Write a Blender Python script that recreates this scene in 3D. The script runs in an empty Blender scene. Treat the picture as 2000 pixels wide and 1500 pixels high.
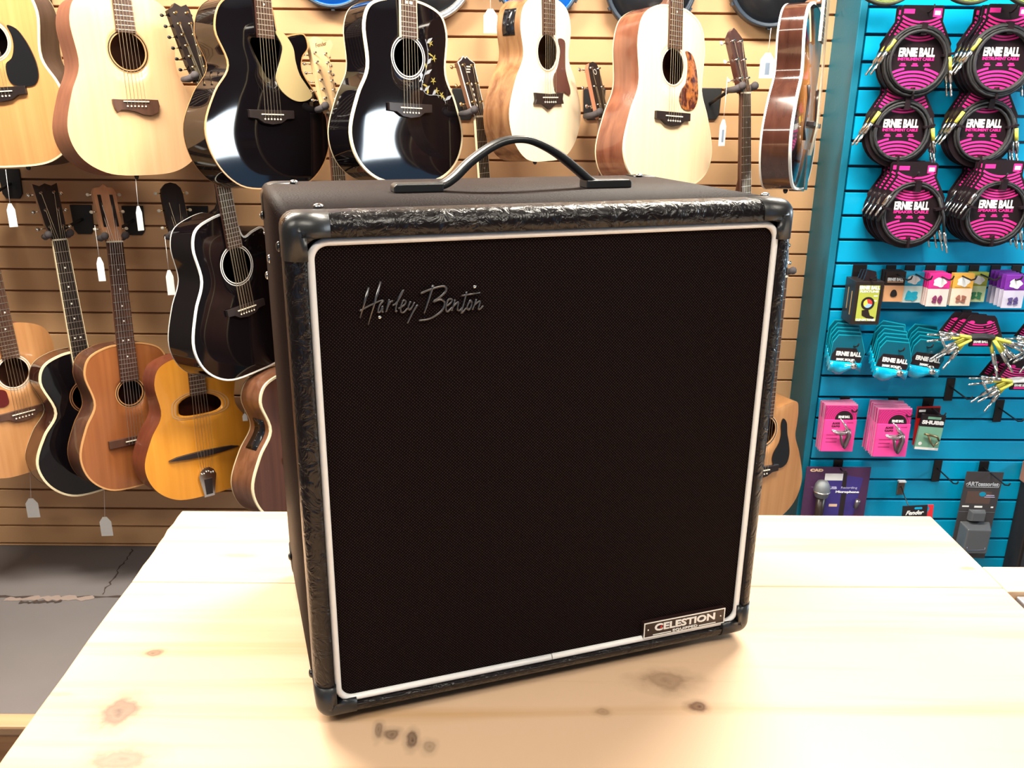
import bpy, bmesh, math, random
from mathutils import Vector, Matrix
random.seed(7)
S = bpy.context.scene
C = S.collection
PI = math.pi
V = Vector

# ------------------------------------------------------------------ camera
F_PX, PITCH, ROLL, YAW = 1670.5, 0.3196, 0.01028, 0.00642
CAM = V((0, 0, 1.645))
fw = V((math.sin(YAW)*math.cos(PITCH), math.cos(YAW)*math.cos(PITCH), -math.sin(PITCH)))
rt = V((math.cos(YAW), -math.sin(YAW), 0))
up = rt.cross(fw)
R2 = rt*math.cos(ROLL) + up*math.sin(ROLL)
U2 = -rt*math.sin(ROLL) + up*math.cos(ROLL)
cd = bpy.data.cameras.new('camera')
cam = bpy.data.objects.new('camera', cd)
C.objects.link(cam)
cd.sensor_width = 36.0
cd.sensor_fit = 'HORIZONTAL'
cd.lens = 36.0*F_PX/2000
cd.clip_start = 0.02
m = Matrix((R2, U2, -fw)).transposed().to_4x4()
m.translation = CAM
cam.matrix_world = m
S.camera = cam
def at(px, py, Y):
    "point of the place seen at a pixel of the photograph, on the vertical plane at depth Y"
    d = fw + R2*((px-1000)/F_PX) + U2*((750-py)/F_PX)
    return CAM + d*(Y/d.y)

# ------------------------------------------------------------------ light
S.view_settings.view_transform = 'Standard'
S.view_settings.look = 'None'
S.view_settings.gamma = 1
S.view_settings.use_curve_mapping = False
S.view_settings.exposure = 0.55
w = bpy.data.worlds.new('world'); S.world = w
w.use_nodes = True
bg = w.node_tree.nodes['Background']
bg.inputs[0].default_value = (0.22, 0.50, 0.85, 1)
bg.inputs[1].default_value = 1.1
def area(name, loc, size, sizey, power, color, rot):
    l = bpy.data.lights.new(name, 'AREA'); l.shape = 'RECTANGLE'
    l.size = size; l.size_y = sizey; l.energy = power; l.color = color
    o = bpy.data.objects.new(name, l); C.objects.link(o)
    o.location = loc; o.rotation_euler = rot
    return o
WARM = (1.0, 0.92, 0.78)
LAMPS = [(-1.15, 1.85), (0.75, 1.85), (-1.15, -0.3), (0.75, -0.3)]
for (lx, ly) in LAMPS:
    area('ceiling_lamp_light', (lx, ly, 2.83), 1.15, 0.28, 68 if ly > 0 else 14, WARM, (0, 0, 0))
# daylight: the shop window in the right wall and the window behind the photographer
area('window_daylight', (3.46, 1.80, 1.66), 0.42, 0.80, 30, (0.86, 0.95, 1.0), (0, PI/2, 0))
area('window_daylight', (-0.3, -2.95, 1.75), 2.6, 1.2, 50, (0.38, 0.80, 1.0), (PI/2, 0, PI))

# ------------------------------------------------------------------ materials
_m = {}
def mat(name, col, rough=0.5, metal=0.0, spec=0.5, coat=0.0, bump=None, emit=None, alpha=None, trans=0.0):
    if name in _m: return _m[name]
    M = bpy.data.materials.new(name); M.use_nodes = True
    nt = M.node_tree; b = nt.nodes['Principled BSDF']
    b.inputs['Base Color'].default_value = (*col, 1)
    b.inputs['Roughness'].default_value = rough
    b.inputs['Metallic'].default_value = metal
    b.inputs['Specular IOR Level'].default_value = spec
    b.inputs['Coat Weight'].default_value = coat
    b.inputs['Coat Roughness'].default_value = 0.03
    b.inputs['Transmission Weight'].default_value = trans
    if alpha is not None: b.inputs['Alpha'].default_value = alpha
    if emit:
        b.inputs['Emission Color'].default_value = (*emit[0], 1); b.inputs['Emission Strength'].default_value = emit[1]
    tc = nt.nodes.new('ShaderNodeTexCoord')
    n = nt.nodes.new('ShaderNodeTexNoise'); n.inputs['Scale'].default_value = (bump or (60, 0.02))[0]
    n.inputs['Detail'].default_value = 4
    nt.links.new(tc.outputs['Object'], n.inputs['Vector'])
    bp = nt.nodes.new('ShaderNodeBump'); bp.inputs['Strength'].default_value = (bump or (60, 0.02))[1]
    bp.inputs['Distance'].default_value = 0.002
    nt.links.new(n.outputs['Fac'], bp.inputs['Height']); nt.links.new(bp.outputs['Normal'], b.inputs['Normal'])
    _m[name] = M
    return M
def wood(name, c1, c2, rough=0.3, coat=0.3, axis='Z', scale=1.0, contrast=(0.35, 0.7)):
    "grain streaks along one object axis"
    if name in _m: return _m[name]
    M = mat(name, c1, rough, coat=coat)
    nt = M.node_tree; b = nt.nodes['Principled BSDF']
    tc = nt.nodes.new('ShaderNodeTexCoord'); mp = nt.nodes.new('ShaderNodeMapping')
    s = {'X': (1.2, 45, 45), 'Z': (45, 45, 1.2)}[axis]
    mp.inputs['Scale'].default_value = [v*scale for v in s]
    n = nt.nodes.new('ShaderNodeTexNoise'); n.inputs['Scale'].default_value = 1; n.inputs['Detail'].default_value = 5
    n.inputs['Distortion'].default_value = 0.35
    r = nt.nodes.new('ShaderNodeValToRGB')
    r.color_ramp.elements[0].color = (*c1, 1); r.color_ramp.elements[1].color = (*c2, 1)
    r.color_ramp.elements[0].position = contrast[0]; r.color_ramp.elements[1].position = contrast[1]
    L = nt.links.new
    L(tc.outputs['Object'], mp.inputs[0]); L(mp.outputs[0], n.inputs['Vector']); L(n.outputs['Fac'], r.inputs[0]); L(r.outputs[0], b.inputs['Base Color'])
    return M

# ------------------------------------------------------------------ mesh building
class MB:
    def __init__(s): s.v = []; s.f = []; s.fm = []; s.sm = []; s.mats = []; s.cur = 0; s.M = None
    def use(s, m):
        if m not in s.mats: s.mats.append(m)
        s.cur = s.mats.index(m); return s
    def vert(s, p):
        p = V(p)
        if s.M is not None: p = s.M @ p
        s.v.append(p); return len(s.v)-1
    def face(s, ids, smooth=False): s.f.append(tuple(ids)); s.fm.append(s.cur); s.sm.append(smooth)
    def box(s, lo, hi, M=None):
        x0, y0, z0 = lo; x1, y1, z1 = hi
        P = [(x0,y0,z0),(x1,y0,z0),(x1,y1,z0),(x0,y1,z0),(x0,y0,z1),(x1,y0,z1),(x1,y1,z1),(x0,y1,z1)]
        if M: P = [M @ V(p) for p in P]
        i = [s.vert(p) for p in P]
        for q in ((0,3,2,1),(4,5,6,7),(0,1,5,4),(1,2,6,5),(2,3,7,6),(3,0,4,7)): s.face([i[k] for k in q])
        return s
    def prism(s, pts, y0, y1, axis='y', smooth=False):
        "outline in x,z pushed from y0 to y1 (front face at y0)"
        n = len(pts)
        f = (lambda p, y: (p[0], y, p[1])) if axis == 'y' else (lambda p, y: (p[0], p[1], y))
        a = [s.vert(f(p, y0)) for p in pts]; b = [s.vert(f(p, y1)) for p in pts]
        s.face(a[::-1] if axis == 'z' else a); s.face(b if axis == 'z' else b[::-1])
        for k in range(n):
            j = (k+1) % n
            s.face((a[k], a[j], b[j], b[k]) if axis == 'z' else (a[j], a[k], b[k], b[j]), smooth)
        return s
    def tube(s, pts, r, n=8, closed=False, cap=True, flat=1.0):
        pts = [V(p) for p in pts]; N = len(pts); rings = []
        rr = r if hasattr(r, '__len__') else [r]*N
        t0 = (pts[1]-pts[0]).normalized()
        nn = t0.cross(V((0, 0, 1)));
        if nn.length < 1e-3: nn = t0.cross(V((1, 0, 0)))
        nn.normalize()
        for k in range(N):
            a = pts[(k-1) % N] if (closed or k) else pts[0]; b = pts[(k+1) % N] if (closed or k < N-1) else pts[-1]
            t = (b-a).normalized(); nn = (nn - t*nn.dot(t)).normalized(); bb = t.cross(nn)
            rings.append([s.vert(pts[k] + (nn*math.cos(2*PI*j/n) + bb*math.sin(2*PI*j/n)*flat)*rr[k]) for j in range(n)])
        for k in range(N if closed else N-1):
            A = rings[k]; B = rings[(k+1) % N]
            for j in range(n): s.face((A[j], A[(j+1) % n], B[(j+1) % n], B[j]), True)
        if cap and not closed: s.face(rings[0][::-1]); s.face(rings[-1])
        return s
    def lathe(s, prof, n=20, M=None):
        "profile of (radius, height) turned about z"
        rings = []
        for (r, h) in prof:
            ring = []
            for j in range(n):
                p = V((r*math.cos(2*PI*j/n), r*math.sin(2*PI*j/n), h))
                if M: p = M @ p
                ring.append(s.vert(p))
            rings.append(ring)
        for A, B in zip(rings, rings[1:]):
            for j in range(n): s.face((A[j], A[(j+1) % n], B[(j+1) % n], B[j]), True)
        s.face(rings[0][::-1]); s.face(rings[-1])
        return s
    def ball(s, c, rx, ry=None, rz=None, n=10):
        ry = ry or rx; rz = rz or rx; c = V(c)
        rings = []
        top = s.vert(c+V((0, 0, rz))); bot = s.vert(c-V((0, 0, rz)))
        for i in range(1, n//2):
            a = PI*i/(n//2)
            rings.append([s.vert(c+V((rx*math.sin(a)*math.cos(2*PI*j/n), ry*math.sin(a)*math.sin(2*PI*j/n), rz*math.cos(a)))) for j in range(n)])
        for j in range(n):
            s.face((top, rings[0][j], rings[0][(j+1) % n]), True); s.face((bot, rings[-1][(j+1) % n], rings[-1][j]), True)
        for A, B in zip(rings, rings[1:]):
            for j in range(n): s.face((A[j], B[j], B[(j+1) % n], A[(j+1) % n]), True)
        return s
    def build(s, name, mt=None, parent=None, bevel=0, seg=2):
        me = bpy.data.meshes.new(name)
        me.from_pydata([tuple(p) for p in s.v], [], s.f)
        ms = s.mats or [mt]
        for q in ms: me.materials.append(q)
        me.polygons.foreach_set('material_index', s.fm if s.mats else [0]*len(s.f))
        me.polygons.foreach_set('use_smooth', s.sm)
        bm = bmesh.new(); bm.from_mesh(me); bmesh.ops.recalc_face_normals(bm, faces=bm.faces); bm.to_mesh(me); bm.free()
        o = bpy.data.objects.new(name, me); C.objects.link(o)
        if parent: o.parent = parent
        if bevel:
            b = o.modifiers.new('bevel', 'BEVEL'); b.width = bevel; b.segments = seg; b.limit_method = 'ANGLE'
        return o
def tag(o, label=None, cat=None, group=None, kind=None):
    if label: o['label'] = label
    if cat: o['category'] = cat
    if group: o['group'] = group
    if kind: o['kind'] = kind
    return o
def thing(name, label, cat, loc=(0, 0, 0), rot=None, group=None):
    o = bpy.data.objects.new(name, None); C.objects.link(o); o.location = loc
    o.empty_display_size = 0.05
    if rot is not None: o.rotation_euler = rot
    return tag(o, label, cat, group)
def copy_tree(o, parent=None):
    c = o.copy(); C.objects.link(c); c.parent = parent
    for ch in list(o.children): copy_tree(ch, c)
    return c
_tx = {}
def text(name, body, height, width, mt, parent, loc, rot=(PI/2, 0, 0), bold=0.0, shear=0.0, depth=0.0004):
    "letters as a mesh, fitted to a height and a width, centred at loc"
    key = (body, bold, shear)
    if key not in _tx:
        cu = bpy.data.curves.new('t', 'FONT'); cu.body = body; cu.offset = bold; cu.shear = shear
        cu.extrude = 0.02; cu.resolution_u = 3; cu.align_x = 'CENTER'; cu.align_y = 'CENTER'
        to = bpy.data.objects.new('t', cu); C.objects.link(to)
        dg = bpy.context.evaluated_depsgraph_get(); dg.update()
        me = bpy.data.meshes.new_from_object(to.evaluated_get(dg))
        bpy.data.objects.remove(to)
        xs = [v.co.x for v in me.vertices]; ys = [v.co.y for v in me.vertices]
        _tx[key] = (me, min(xs), max(xs), min(ys), max(ys))
    me, x0, x1, y0, y1 = _tx[key]
    nm = me.copy(); nm.name = name
    sx = width/(x1-x0); sy = height/(y1-y0)
    for v in nm.vertices: v.co = V(((v.co.x-(x0+x1)/2)*sx, (v.co.y-(y0+y1)/2)*sy, v.co.z/0.02*depth))
    nm.materials.clear(); nm.materials.append(mt)
    o = bpy.data.objects.new(name, nm); C.objects.link(o); o.location = loc; o.rotation_euler = rot
    if parent: o.parent = parent
    return o
def catmull(P, n=8, closed=True):
    P = [V((p[0], p[1])) for p in P]; N = len(P); out = []
    for i in range(N if closed else N-1):
        if closed: p0, p1, p2, p3 = P[(i-1) % N], P[i], P[(i+1) % N], P[(i+2) % N]
        else: p0, p1, p2, p3 = P[max(i-1, 0)], P[i], P[i+1], P[min(i+2, N-1)]
        d1 = (p1-p0).length**.5+1e-6; d2 = (p2-p1).length**.5+1e-6; d3 = (p3-p2).length**.5+1e-6
        if d1 < 1e-5: m1 = (p2-p1)
        else: m1 = ((p1-p0)/d1-(p2-p0)/(d1+d2)+(p2-p1)/d2)*d2
        if d3 < 1e-5: m2 = (p2-p1)
        else: m2 = ((p2-p1)/d2-(p3-p1)/(d2+d3)+(p3-p2)/d3)*d2
        for k in range(n):
            t = k/n; out.append(tuple((2*t**3-3*t*t+1)*p1+(t**3-2*t*t+t)*m1+(-2*t**3+3*t*t)*p2+(t**3-t*t)*m2))
    if not closed: out.append(tuple(P[-1]))
    return out
# ------------------------------------------------------------------ the shop
YW, YB = 2.940, 2.740
wallm = mat('tan slatwall laminate', (0.62, 0.365, 0.185), 0.42, bump=(9, 0.05))
bluem = mat('blue slatwall laminate', (0.0, 0.37, 0.66), 0.35, bump=(9, 0.04))
bluepaint = mat('teal painted frame', (0.0, 0.16, 0.26), 0.5, bump=(120, 0.25))
groove = mat('dark slat groove', (0.30, 0.13, 0.055), 0.8)
groove_b = mat('dark blue groove', (0.0, 0.02, 0.045), 0.7)
def slatwall(name, x0, x1, Y, z_first, ztop, zbot, face, back, gap=0.0068):
    b = MB(); b.use(back); b.box((x0, Y+0.012, zbot), (x1, Y+0.05, ztop)); b.use(face)
    edges = []
    z = z_first
    while z < ztop: z += 0.0762
    edges.append(ztop)
    while z > zbot:
        if z < ztop: edges.append(z)
        z -= 0.0762
    edges.append(zbot)
    for k in range(len(edges)-1):
        hi, lo = edges[k]-(gap/2 if k else 0), edges[k+1]+(gap/2 if k < len(edges)-2 else 0)
        if hi-lo < 0.004: continue
        c = 0.0015
        P = [(x0, Y+0.0125, lo), (x0, Y+0.0125, hi), (x0, Y+c, hi), (x0, Y, hi-c), (x0, Y, lo+c), (x0, Y+c, lo)]
        A = [b.vert(p) for p in P]; B = [b.vert((x1, p[1], p[2])) for p in P]
        for i in range(6):
            j = (i+1) % 6; b.face((A[i], A[j], B[j], B[i]))
        b.face(A); b.face(B[::-1])
    return tag(b.build(name), kind='structure')
slatwall('wall_back', -3.2, 1.04, YW, 1.9137, 2.85, 0.0, wallm, groove)
slatwall('wall_right', 1.061, 3.5, YB, 1.843, 2.85, 0.0, bluem, groove_b, .0088)
b = MB(); b.box((1.032, YB-0.004, 0), (1.055, YW+0.05, 2.85)); tag(b.build('trim_1', bluepaint, bevel=0.003), kind='structure')
floorm = mat('grey concrete', (0.17, 0.145, 0.135), 0.75, bump=(14, 0.15))
nt = floorm.node_tree; n2 = nt.nodes.new('ShaderNodeTexNoise'); n2.inputs['Scale'].default_value = 3.5; n2.inputs['Detail'].default_value = 8
rp = nt.nodes.new('ShaderNodeValToRGB'); rp.color_ramp.elements[0].color = (0.115, 0.105, 0.107, 1); rp.color_ramp.elements[1].color = (0.19, 0.168, 0.166, 1)
rp.color_ramp.elements[0].position = 0.35; rp.color_ramp.elements[1].position = 0.65
nt.links.new(n2.outputs['Fac'], rp.inputs[0]); nt.links.new(rp.outputs[0], nt.nodes['Principled BSDF'].inputs['Base Color'])
crack = mat('floor joint dirt', (0.045, 0.03, 0.025), 0.9)
chip = mat('chipped concrete', (0.26, 0.20, 0.175), 0.9)
b = MB(); b.use(floorm)
b.box((-3.2, -3.0, -0.1), (3.5, YW+0.05, 0.0))
# the open joint across the slab and the crack to the wall, as shallow ragged ribbons
def ragged(p0, p1, wdt, n, mt, z):
    b.use(mt); prev = None
    for i in range(n+1):
        t = i/n; p = V(p0).lerp(V(p1), t); d = (V(p1)-V(p0)).normalized(); q = V((-d.y, d.x, 0))
        off = random.uniform(-.006, .006); ww = wdt*random.uniform(.3, 1.2)
        a = b.vert(p+q*(off+ww/2)+V((0, 0, z))); c = b.vert(p+q*(off-ww/2)+V((0, 0, z)))
        if prev: b.face((prev[0], a, c, prev[1]))
        prev = (a, c)
ragged((-3.2, 2.57, 0), (3.5, 2.62, 0), 0.014, 210, crack, 0.0006)
ragged((-1.72, 2.57, 0), (-1.42, 2.578, 0), 0.03, 26, chip, 0.0011)
ragged((-1.66, 2.545, 0), (-1.52, 2.555, 0), 0.02, 16, crack, 0.0016)
ragged((-1.40, 2.60, 0), (-1.43, 2.92, 0), 0.007, 20, crack, 0.0006)
tag(b.build('floor'), kind='structure')
ceilm = mat('off white ceiling', (0.40, 0.38, 0.35), 0.9)
b = MB(); b.box((-3.2, -3.0, 2.85), (3.5, YW+0.05, 2.95)); tag(b.build('ceiling', ceilm), kind='structure')
plaster = mat('shop plaster', (0.13, 0.11, 0.10), 0.85)
b = MB(); b.box((-3.3, -3.0, 0), (-3.2, YW+0.05, 2.85)); tag(b.build('wall_left', plaster), kind='structure')
# wall behind the photographer with a wide shop window
b = MB(); wx0, wx1, wz0, wz1 = -1.6, 1.0, 1.15, 2.35
b.box((-3.2, -3.1, 0), (wx0, -3.0, 2.85)); b.box((wx1, -3.1, 0), (3.5, -3.0, 2.85))
b.box((wx0, -3.1, 0), (wx1, -3.0, wz0)); b.box((wx0, -3.1, wz1), (wx1, -3.0, 2.85)); tag(b.build('wall_front', plaster), kind='structure')
# side wall to the right with its window
b = MB(); b.box((3.5, -3.0, 0), (3.6, 1.25, 2.85)); b.box((3.5, 2.25, 0), (3.6, YW+0.05, 2.85)); b.box((3.5, 1.25, 0), (3.6, 2.25, 0.95)); b.box((3.5, 1.25, 1.95), (3.6, 2.25, 2.85))
tag(b.build('wall_side', plaster), kind='structure')
framem = mat('dark window frame', (0.03, 0.03, 0.03), 0.4)
glassm = mat('window glass', (1, 1, 1), 0.0, trans=1.0)
b = MB()
for x in (wx0, (wx0+wx1)/2-0.03, wx1-0.06): b.box((x, -3.08, wz0), (x+0.06, -3.03, wz1))
for z in (wz0, wz1-0.06): b.box((wx0+.06, -3.08, z), (wx1-.06, -3.03, z+0.06))
tag(b.build('window_1', framem), kind='structure')
b = MB()
for y in (1.25, 2.19): b.box((3.53, y, 0.95), (3.57, y+0.06, 1.95))
for z in (0.95, 1.89): b.box((3.53, 1.31, z), (3.57, 2.19, z+0.06))
tag(b.build('window_2', framem), kind='structure')
lampbody = mat('white lamp housing', (0.8, 0.8, 0.78), 0.4)
lampglow = mat('lamp diffuser', (0.9, 0.88, 0.8), 0.5, emit=((1.0, 0.94, 0.82), 9.0))
for i, (lx, ly) in enumerate(LAMPS):
    t = thing('ceiling_lamp', 'long white ceiling lamp %s, %s the photographer' % (('to the left', 'to the right')[i % 2], ('in front of', 'behind')[i//2]), 'lamp', (lx, ly, 2.80), group='ceiling lamps over the counter')
    MB().box((-.6, -.16, 0.012), (.6, .16, .05)).build('housing', lampbody, t, bevel=.004)
    MB().box((-.57, -.13, 0.034-.03), (.57, .13, .012)).build('diffuser', lampglow, t)
    for o in C.objects:
        if o.type == 'LIGHT' and (o.location.xy - V((lx, ly))).length < .01: o.location.z = 2.80

# ------------------------------------------------------------------ pine work table
pine = mat('knotty pine', (0.80, 0.56, 0.33), 0.42, bump=(40, 0.03))
nt = pine.node_tree; L = nt.links.new; bs = nt.nodes['Principled BSDF']
tc = nt.nodes.new('ShaderNodeTexCoord')
mp = nt.nodes.new('ShaderNodeMapping'); mp.inputs['Scale'].default_value = (1.1, 26, 26)
n1 = nt.nodes.new('ShaderNodeTexNoise'); n1.inputs['Scale'].default_value = 1.3; n1.inputs['Detail'].default_value = 6; n1.inputs['Distortion'].default_value = 0.5
rp = nt.nodes.new('ShaderNodeValToRGB')
rp.color_ramp.elements[0].color = (0.64, 0.375, 0.185, 1); rp.color_ramp.elements[0].position = 0.25
rp.color_ramp.elements[1].color = (0.75, 0.505, 0.325, 1); rp.color_ramp.elements[1].position = 0.5
L(tc.outputs['Object'], mp.inputs[0]); L(mp.outputs[0], n1.inputs['Vector']); L(n1.outputs['Fac'], rp.inputs[0])
prev = rp.outputs[0]
nz = nt.nodes.new('ShaderNodeTexNoise'); nz.inputs['Scale'].default_value = 55; nz.inputs['Detail'].default_value = 4
L(tc.outputs['Object'], nz.inputs['Vector'])
KNOTS = [(-.379, .787, .008, .006, .9), (-.376, .693, .017, .020, .9), (-.346, .630, .024, .014, .75), (.167, .745, .026, .013, .6), (.192, .706, .008, .007, 1.0),
         (.600, .976, .010, .004, .6), (.097, .697, .006, .005, .5), (-.119, .669, .004, .011, .7), (-.106, .664, .007, .007, .8), (-.086, .657, .005, .012, .9), (-.351, .996, .018, .004, .35), (-.446, .718, .012, .003, .4), (-.070, .648, .006, .008, .5)]
for (kx, ky, rx, ry, st) in KNOTS:
    mk = nt.nodes.new('ShaderNodeMapping'); mk.vector_type = 'POINT'
    mk.inputs['Location'].default_value = (-kx/rx, -ky/ry, 0); mk.inputs['Scale'].default_value = (1/rx, 1/ry, 0)
    L(tc.outputs['Object'], mk.inputs[0])
    ad = nt.nodes.new('ShaderNodeVectorMath'); ad.operation = 'MULTIPLY_ADD'
    L(nz.outputs['Color'], ad.inputs[0]); ad.inputs[1].default_value = (1.5, 1.5, 0); 
    sb = nt.nodes.new('ShaderNodeVectorMath'); sb.operation = 'SUBTRACT'; L(mk.outputs[0], sb.inputs[0]); sb.inputs[1].default_value = (.75, .75, 0)
    L(sb.outputs[0], ad.inputs[2])
    ln = nt.nodes.new('ShaderNodeVectorMath'); ln.operation = 'LENGTH'; L(ad.outputs[0], ln.inputs[0])
    r = nt.nodes.new('ShaderNodeValToRGB'); e = r.color_ramp.elements
    e[0].position = 0.0; e[0].color = (st,)*3+(1,); e[1].position = 1.0; e[1].color = (0, 0, 0, 1)
    x = e.new(.20); x.color = (st*.75,)*3+(1,); x = e.new(.36); x.color = (st*.85,)*3+(1,); x = e.new(.58); x.color = (st*.30,)*3+(1,)
    sc = nt.nodes.new('ShaderNodeMath'); sc.operation = 'MULTIPLY'; sc.inputs[1].default_value = .5; L(ln.outputs['Value'], sc.inputs[0]); L(sc.outputs[0], r.inputs[0])
    mx = nt.nodes.new('ShaderNodeMix'); mx.data_type = 'RGBA'; L(r.outputs[0], mx.inputs[0]); L(prev, mx.inputs[6]); mx.inputs[7].default_value = (0.04, 0.014, 0.007, 1) if ky < .68 and kx > -.2 else (0.11, 0.032, 0.009, 1)
    prev = mx.outputs[2]
L(prev, bs.inputs['Base Color'])
TZ = 1.0754
tb = thing('work_table', 'wide knotty pine work table under the speaker cabinet', 'table', (0, 0, 0))
b = MB()
# three wide boards laid side by side, with a slightly uneven sawn left end
def board(y0, y1, xl0, xl1, x1):
    n = 10; L0 = [(xl0+(xl1-xl0)*i/n+random.uniform(-.0015, .0015), y0+(y1-y0)*i/n) for i in range(n+1)]
    pts = [(x1, y0), (x1, y1)] + L0[::-1]
    b.prism(pts, TZ-.036, TZ, axis='z')
for (y0, y1) in ((-.10, .3295), (.330, .9295), (.930, 1.1232)):
    xa = -.4707+(1.1236-y0)*.0357; xb = -.4707+(1.1236-y1)*.0357
    board(y0, y1, xa, xb, .6205)
b.build('table_top', pine, tb, bevel=.0015)
legw = mat('pine framing', (0.55, 0.34, 0.17), 0.6)
for (x, y) in ((-.40, -.05), (.56, -.05), (-.40, 1.02), (.56, 1.02)):
    MB().box((x-.0, y-.0, 0), (x+.05, y+.07, TZ-.0365)).build('leg', legw, tb, bevel=.002)
MB().box((-.395, 1.09, TZ-.126), (.605, 1.11, TZ-.0365)).build('apron', legw, tb)
b = MB(); b.box((.6215, .9215, TZ-.037), (1.55, .9815, TZ-.0003)); o = b.build('pine_rail', pine, None, bevel=.0015); tag(o, 'pine rail butted against the right edge of the work table', 'rail')
t = thing('display_case', 'low grey framed display case right of the table', 'display case', (0, 0, 0))
grey = mat('grey case metal', (0.33, 0.33, 0.36), 0.4, 0.6)
whitep = mat('white case lining', (0.62, 0.63, 0.62), 0.6)
MB().box((.645, .1, 0), (1.52, .91, TZ-.022)).build('case_body', whitep, t)
b = MB(); zz = TZ-.0215
for lo, hi in (((.632, .893, zz), (1.54, .920, zz+.016)), ((.632, .08, zz), (1.54, .105, zz+.016)), ((.632, .105, zz), (.645, .893, zz+.016)), ((1.515, .105, zz), (1.54, .893, zz+.016))): b.box(lo, hi)
b.build('case_frame', grey, t, bevel=.002)
# low wooden bench behind the table at the left
bench = wood('bench pine', (0.30, 0.135, 0.05), (0.42, 0.21, 0.09), 0.5, 0.1, 'X')
benchtop = wood('bench pine pale', (0.42, 0.24, 0.125), (0.50, 0.30, 0.165), 0.5, 0.1, 'X')
t = thing('low_bench', 'low wooden bench on the floor left of the table', 'bench', (-1.2, 1.52, 0))
MB().box((-1.0, -.02, .3465), (.72, .024, .372)).build('top_rail', benchtop, t, bevel=.006)
MB().box((-1.0, -.012, 0), (.72, .016, .346)).build('front_panel', bench, t)
# flat dark case against the blue wall and a small brown box on it, at the far right
dk = mat('black case vinyl', (0.014, 0.009, 0.009), 0.6, bump=(300, .3)); gc = mat('case front cloth', (0.020, 0.022, 0.030), 0.8, bump=(400, .4))
ca = at(1993, 935, YB-.003)
t = thing('equipment_case', 'flat dark case standing against the blue slatwall at the right edge', 'case', (ca.x, YB-.085, 0))
MB().box((0, 0, 0), (.62, .080, ca.z)).build('shell', dk, t, bevel=.003)
MB().box((.012, -.005, .02), (.605, .0, ca.z-.015)).build('front_panel', gc, t)
o = MB().box((ca.x-.012, YB-.080, ca.z+.001), (ca.x+.12, YB-.012, ca.z+.075)).build('wooden_box', mat('reddish box', (.35, .16, .11), .6), None, bevel=.004)
tag(o, 'small reddish brown box on top of the flat dark case at the right edge', 'box')

# ------------------------------------------------------------------ the speaker cabinet
CW, CH, CD, CA = 0.470, 0.4719, 0.3036, 0.32277
cab = thing('speaker_cabinet', 'black vinyl covered speaker cabinet with white piping on the pine table', 'speaker cabinet', (-.17374, .66466, 1.08744), (0, 0, CA))
vinyl = mat('smooth black vinyl', (0.018, 0.0095, 0.009), 0.55, spec=0.12, bump=(420, 0.5))
wr = mat('wrinkled black leatherette', (0.006, 0.004, 0.005), 0.30, spec=0.42)
nt = wr.node_tree; L = nt.links.new; tc = nt.nodes.new('ShaderNodeTexCoord')
nA = nt.nodes.new('ShaderNodeTexNoise'); nA.inputs['Scale'].default_value = 60; nA.inputs['Detail'].default_value = 3; nA.inputs['Distortion'].default_value = 2.2
vo = nt.nodes.new('ShaderNodeTexVoronoi'); vo.inputs['Scale'].default_value = 75; vo.feature = 'SMOOTH_F1'
ad = nt.nodes.new('ShaderNodeVectorMath'); ad.operation = 'MULTIPLY_ADD'; ad.inputs[1].default_value = (.03, .03, .03)
L(tc.outputs['Object'], nA.inputs['Vector']); L(nA.outputs['Color'], ad.inputs[0]); L(tc.outputs['Object'], ad.inputs[2]); L(ad.outputs[0], vo.inputs['Vector'])
mm = nt.nodes.new('ShaderNodeMath'); mm.operation = 'ADD'; L(nA.outputs['Fac'], mm.inputs[0]); L(vo.outputs['Distance'], mm.inputs[1])
bp = [n for n in nt.nodes if n.type == 'BUMP'][0]; bp.inputs['Strength'].default_value = 0.55; bp.inputs['Distance'].default_value = 0.0028
for l in list(bp.inputs['Height'].links): nt.links.remove(l)
L(mm.outputs[0], bp.inputs['Height'])
plast = mat('black moulded plastic', (0.015, 0.016, 0.018), 0.36, spec=0.6, bump=(600, .05))
# shell: four panels round the recessed back, rounded long edges
def rrect(x0, z0, x1, z1, r, n=6):
    P = []
    for cx, cz, a0 in ((x1-r, z0+r, -PI/2), (x1-r, z1-r, 0), (x0+r, z1-r, PI/2), (x0+r, z0+r, PI)):
        for i in range(n+1):
            a = a0+PI/2*i/n; P.append((cx+r*math.cos(a), cz+r*math.sin(a)))
    return P
def ringsweep(b, loops, smooth=True):
    "loops: list of (points, y); joins successive loops"
    R = [[b.vert((p[0], y, p[1])) for p in pts] for pts, y in loops]
    for A, B in zip(R, R[1:]):
        n = len(A)
        for j in range(n): b.face((A[j], A[(j+1) % n], B[(j+1) % n], B[j]), smooth)
    return R
b = MB()
R = ringsweep(b, [(rrect(0, 0, CW, CH, .010), .030), (rrect(0, 0, CW, CH, .010), CD-.008), (rrect(.004, .004, CW-.004, CH-.004, .008), CD-.001), (rrect(.02, .02, CW-.02, CH-.02, .004), CD), (rrect(.022, .022, CW-.022, CH-.022, .004), CD-.012)])
b.face(R[-1]); b.face(R[0][::-1])
b.build('shell', vinyl, cab)
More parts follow.
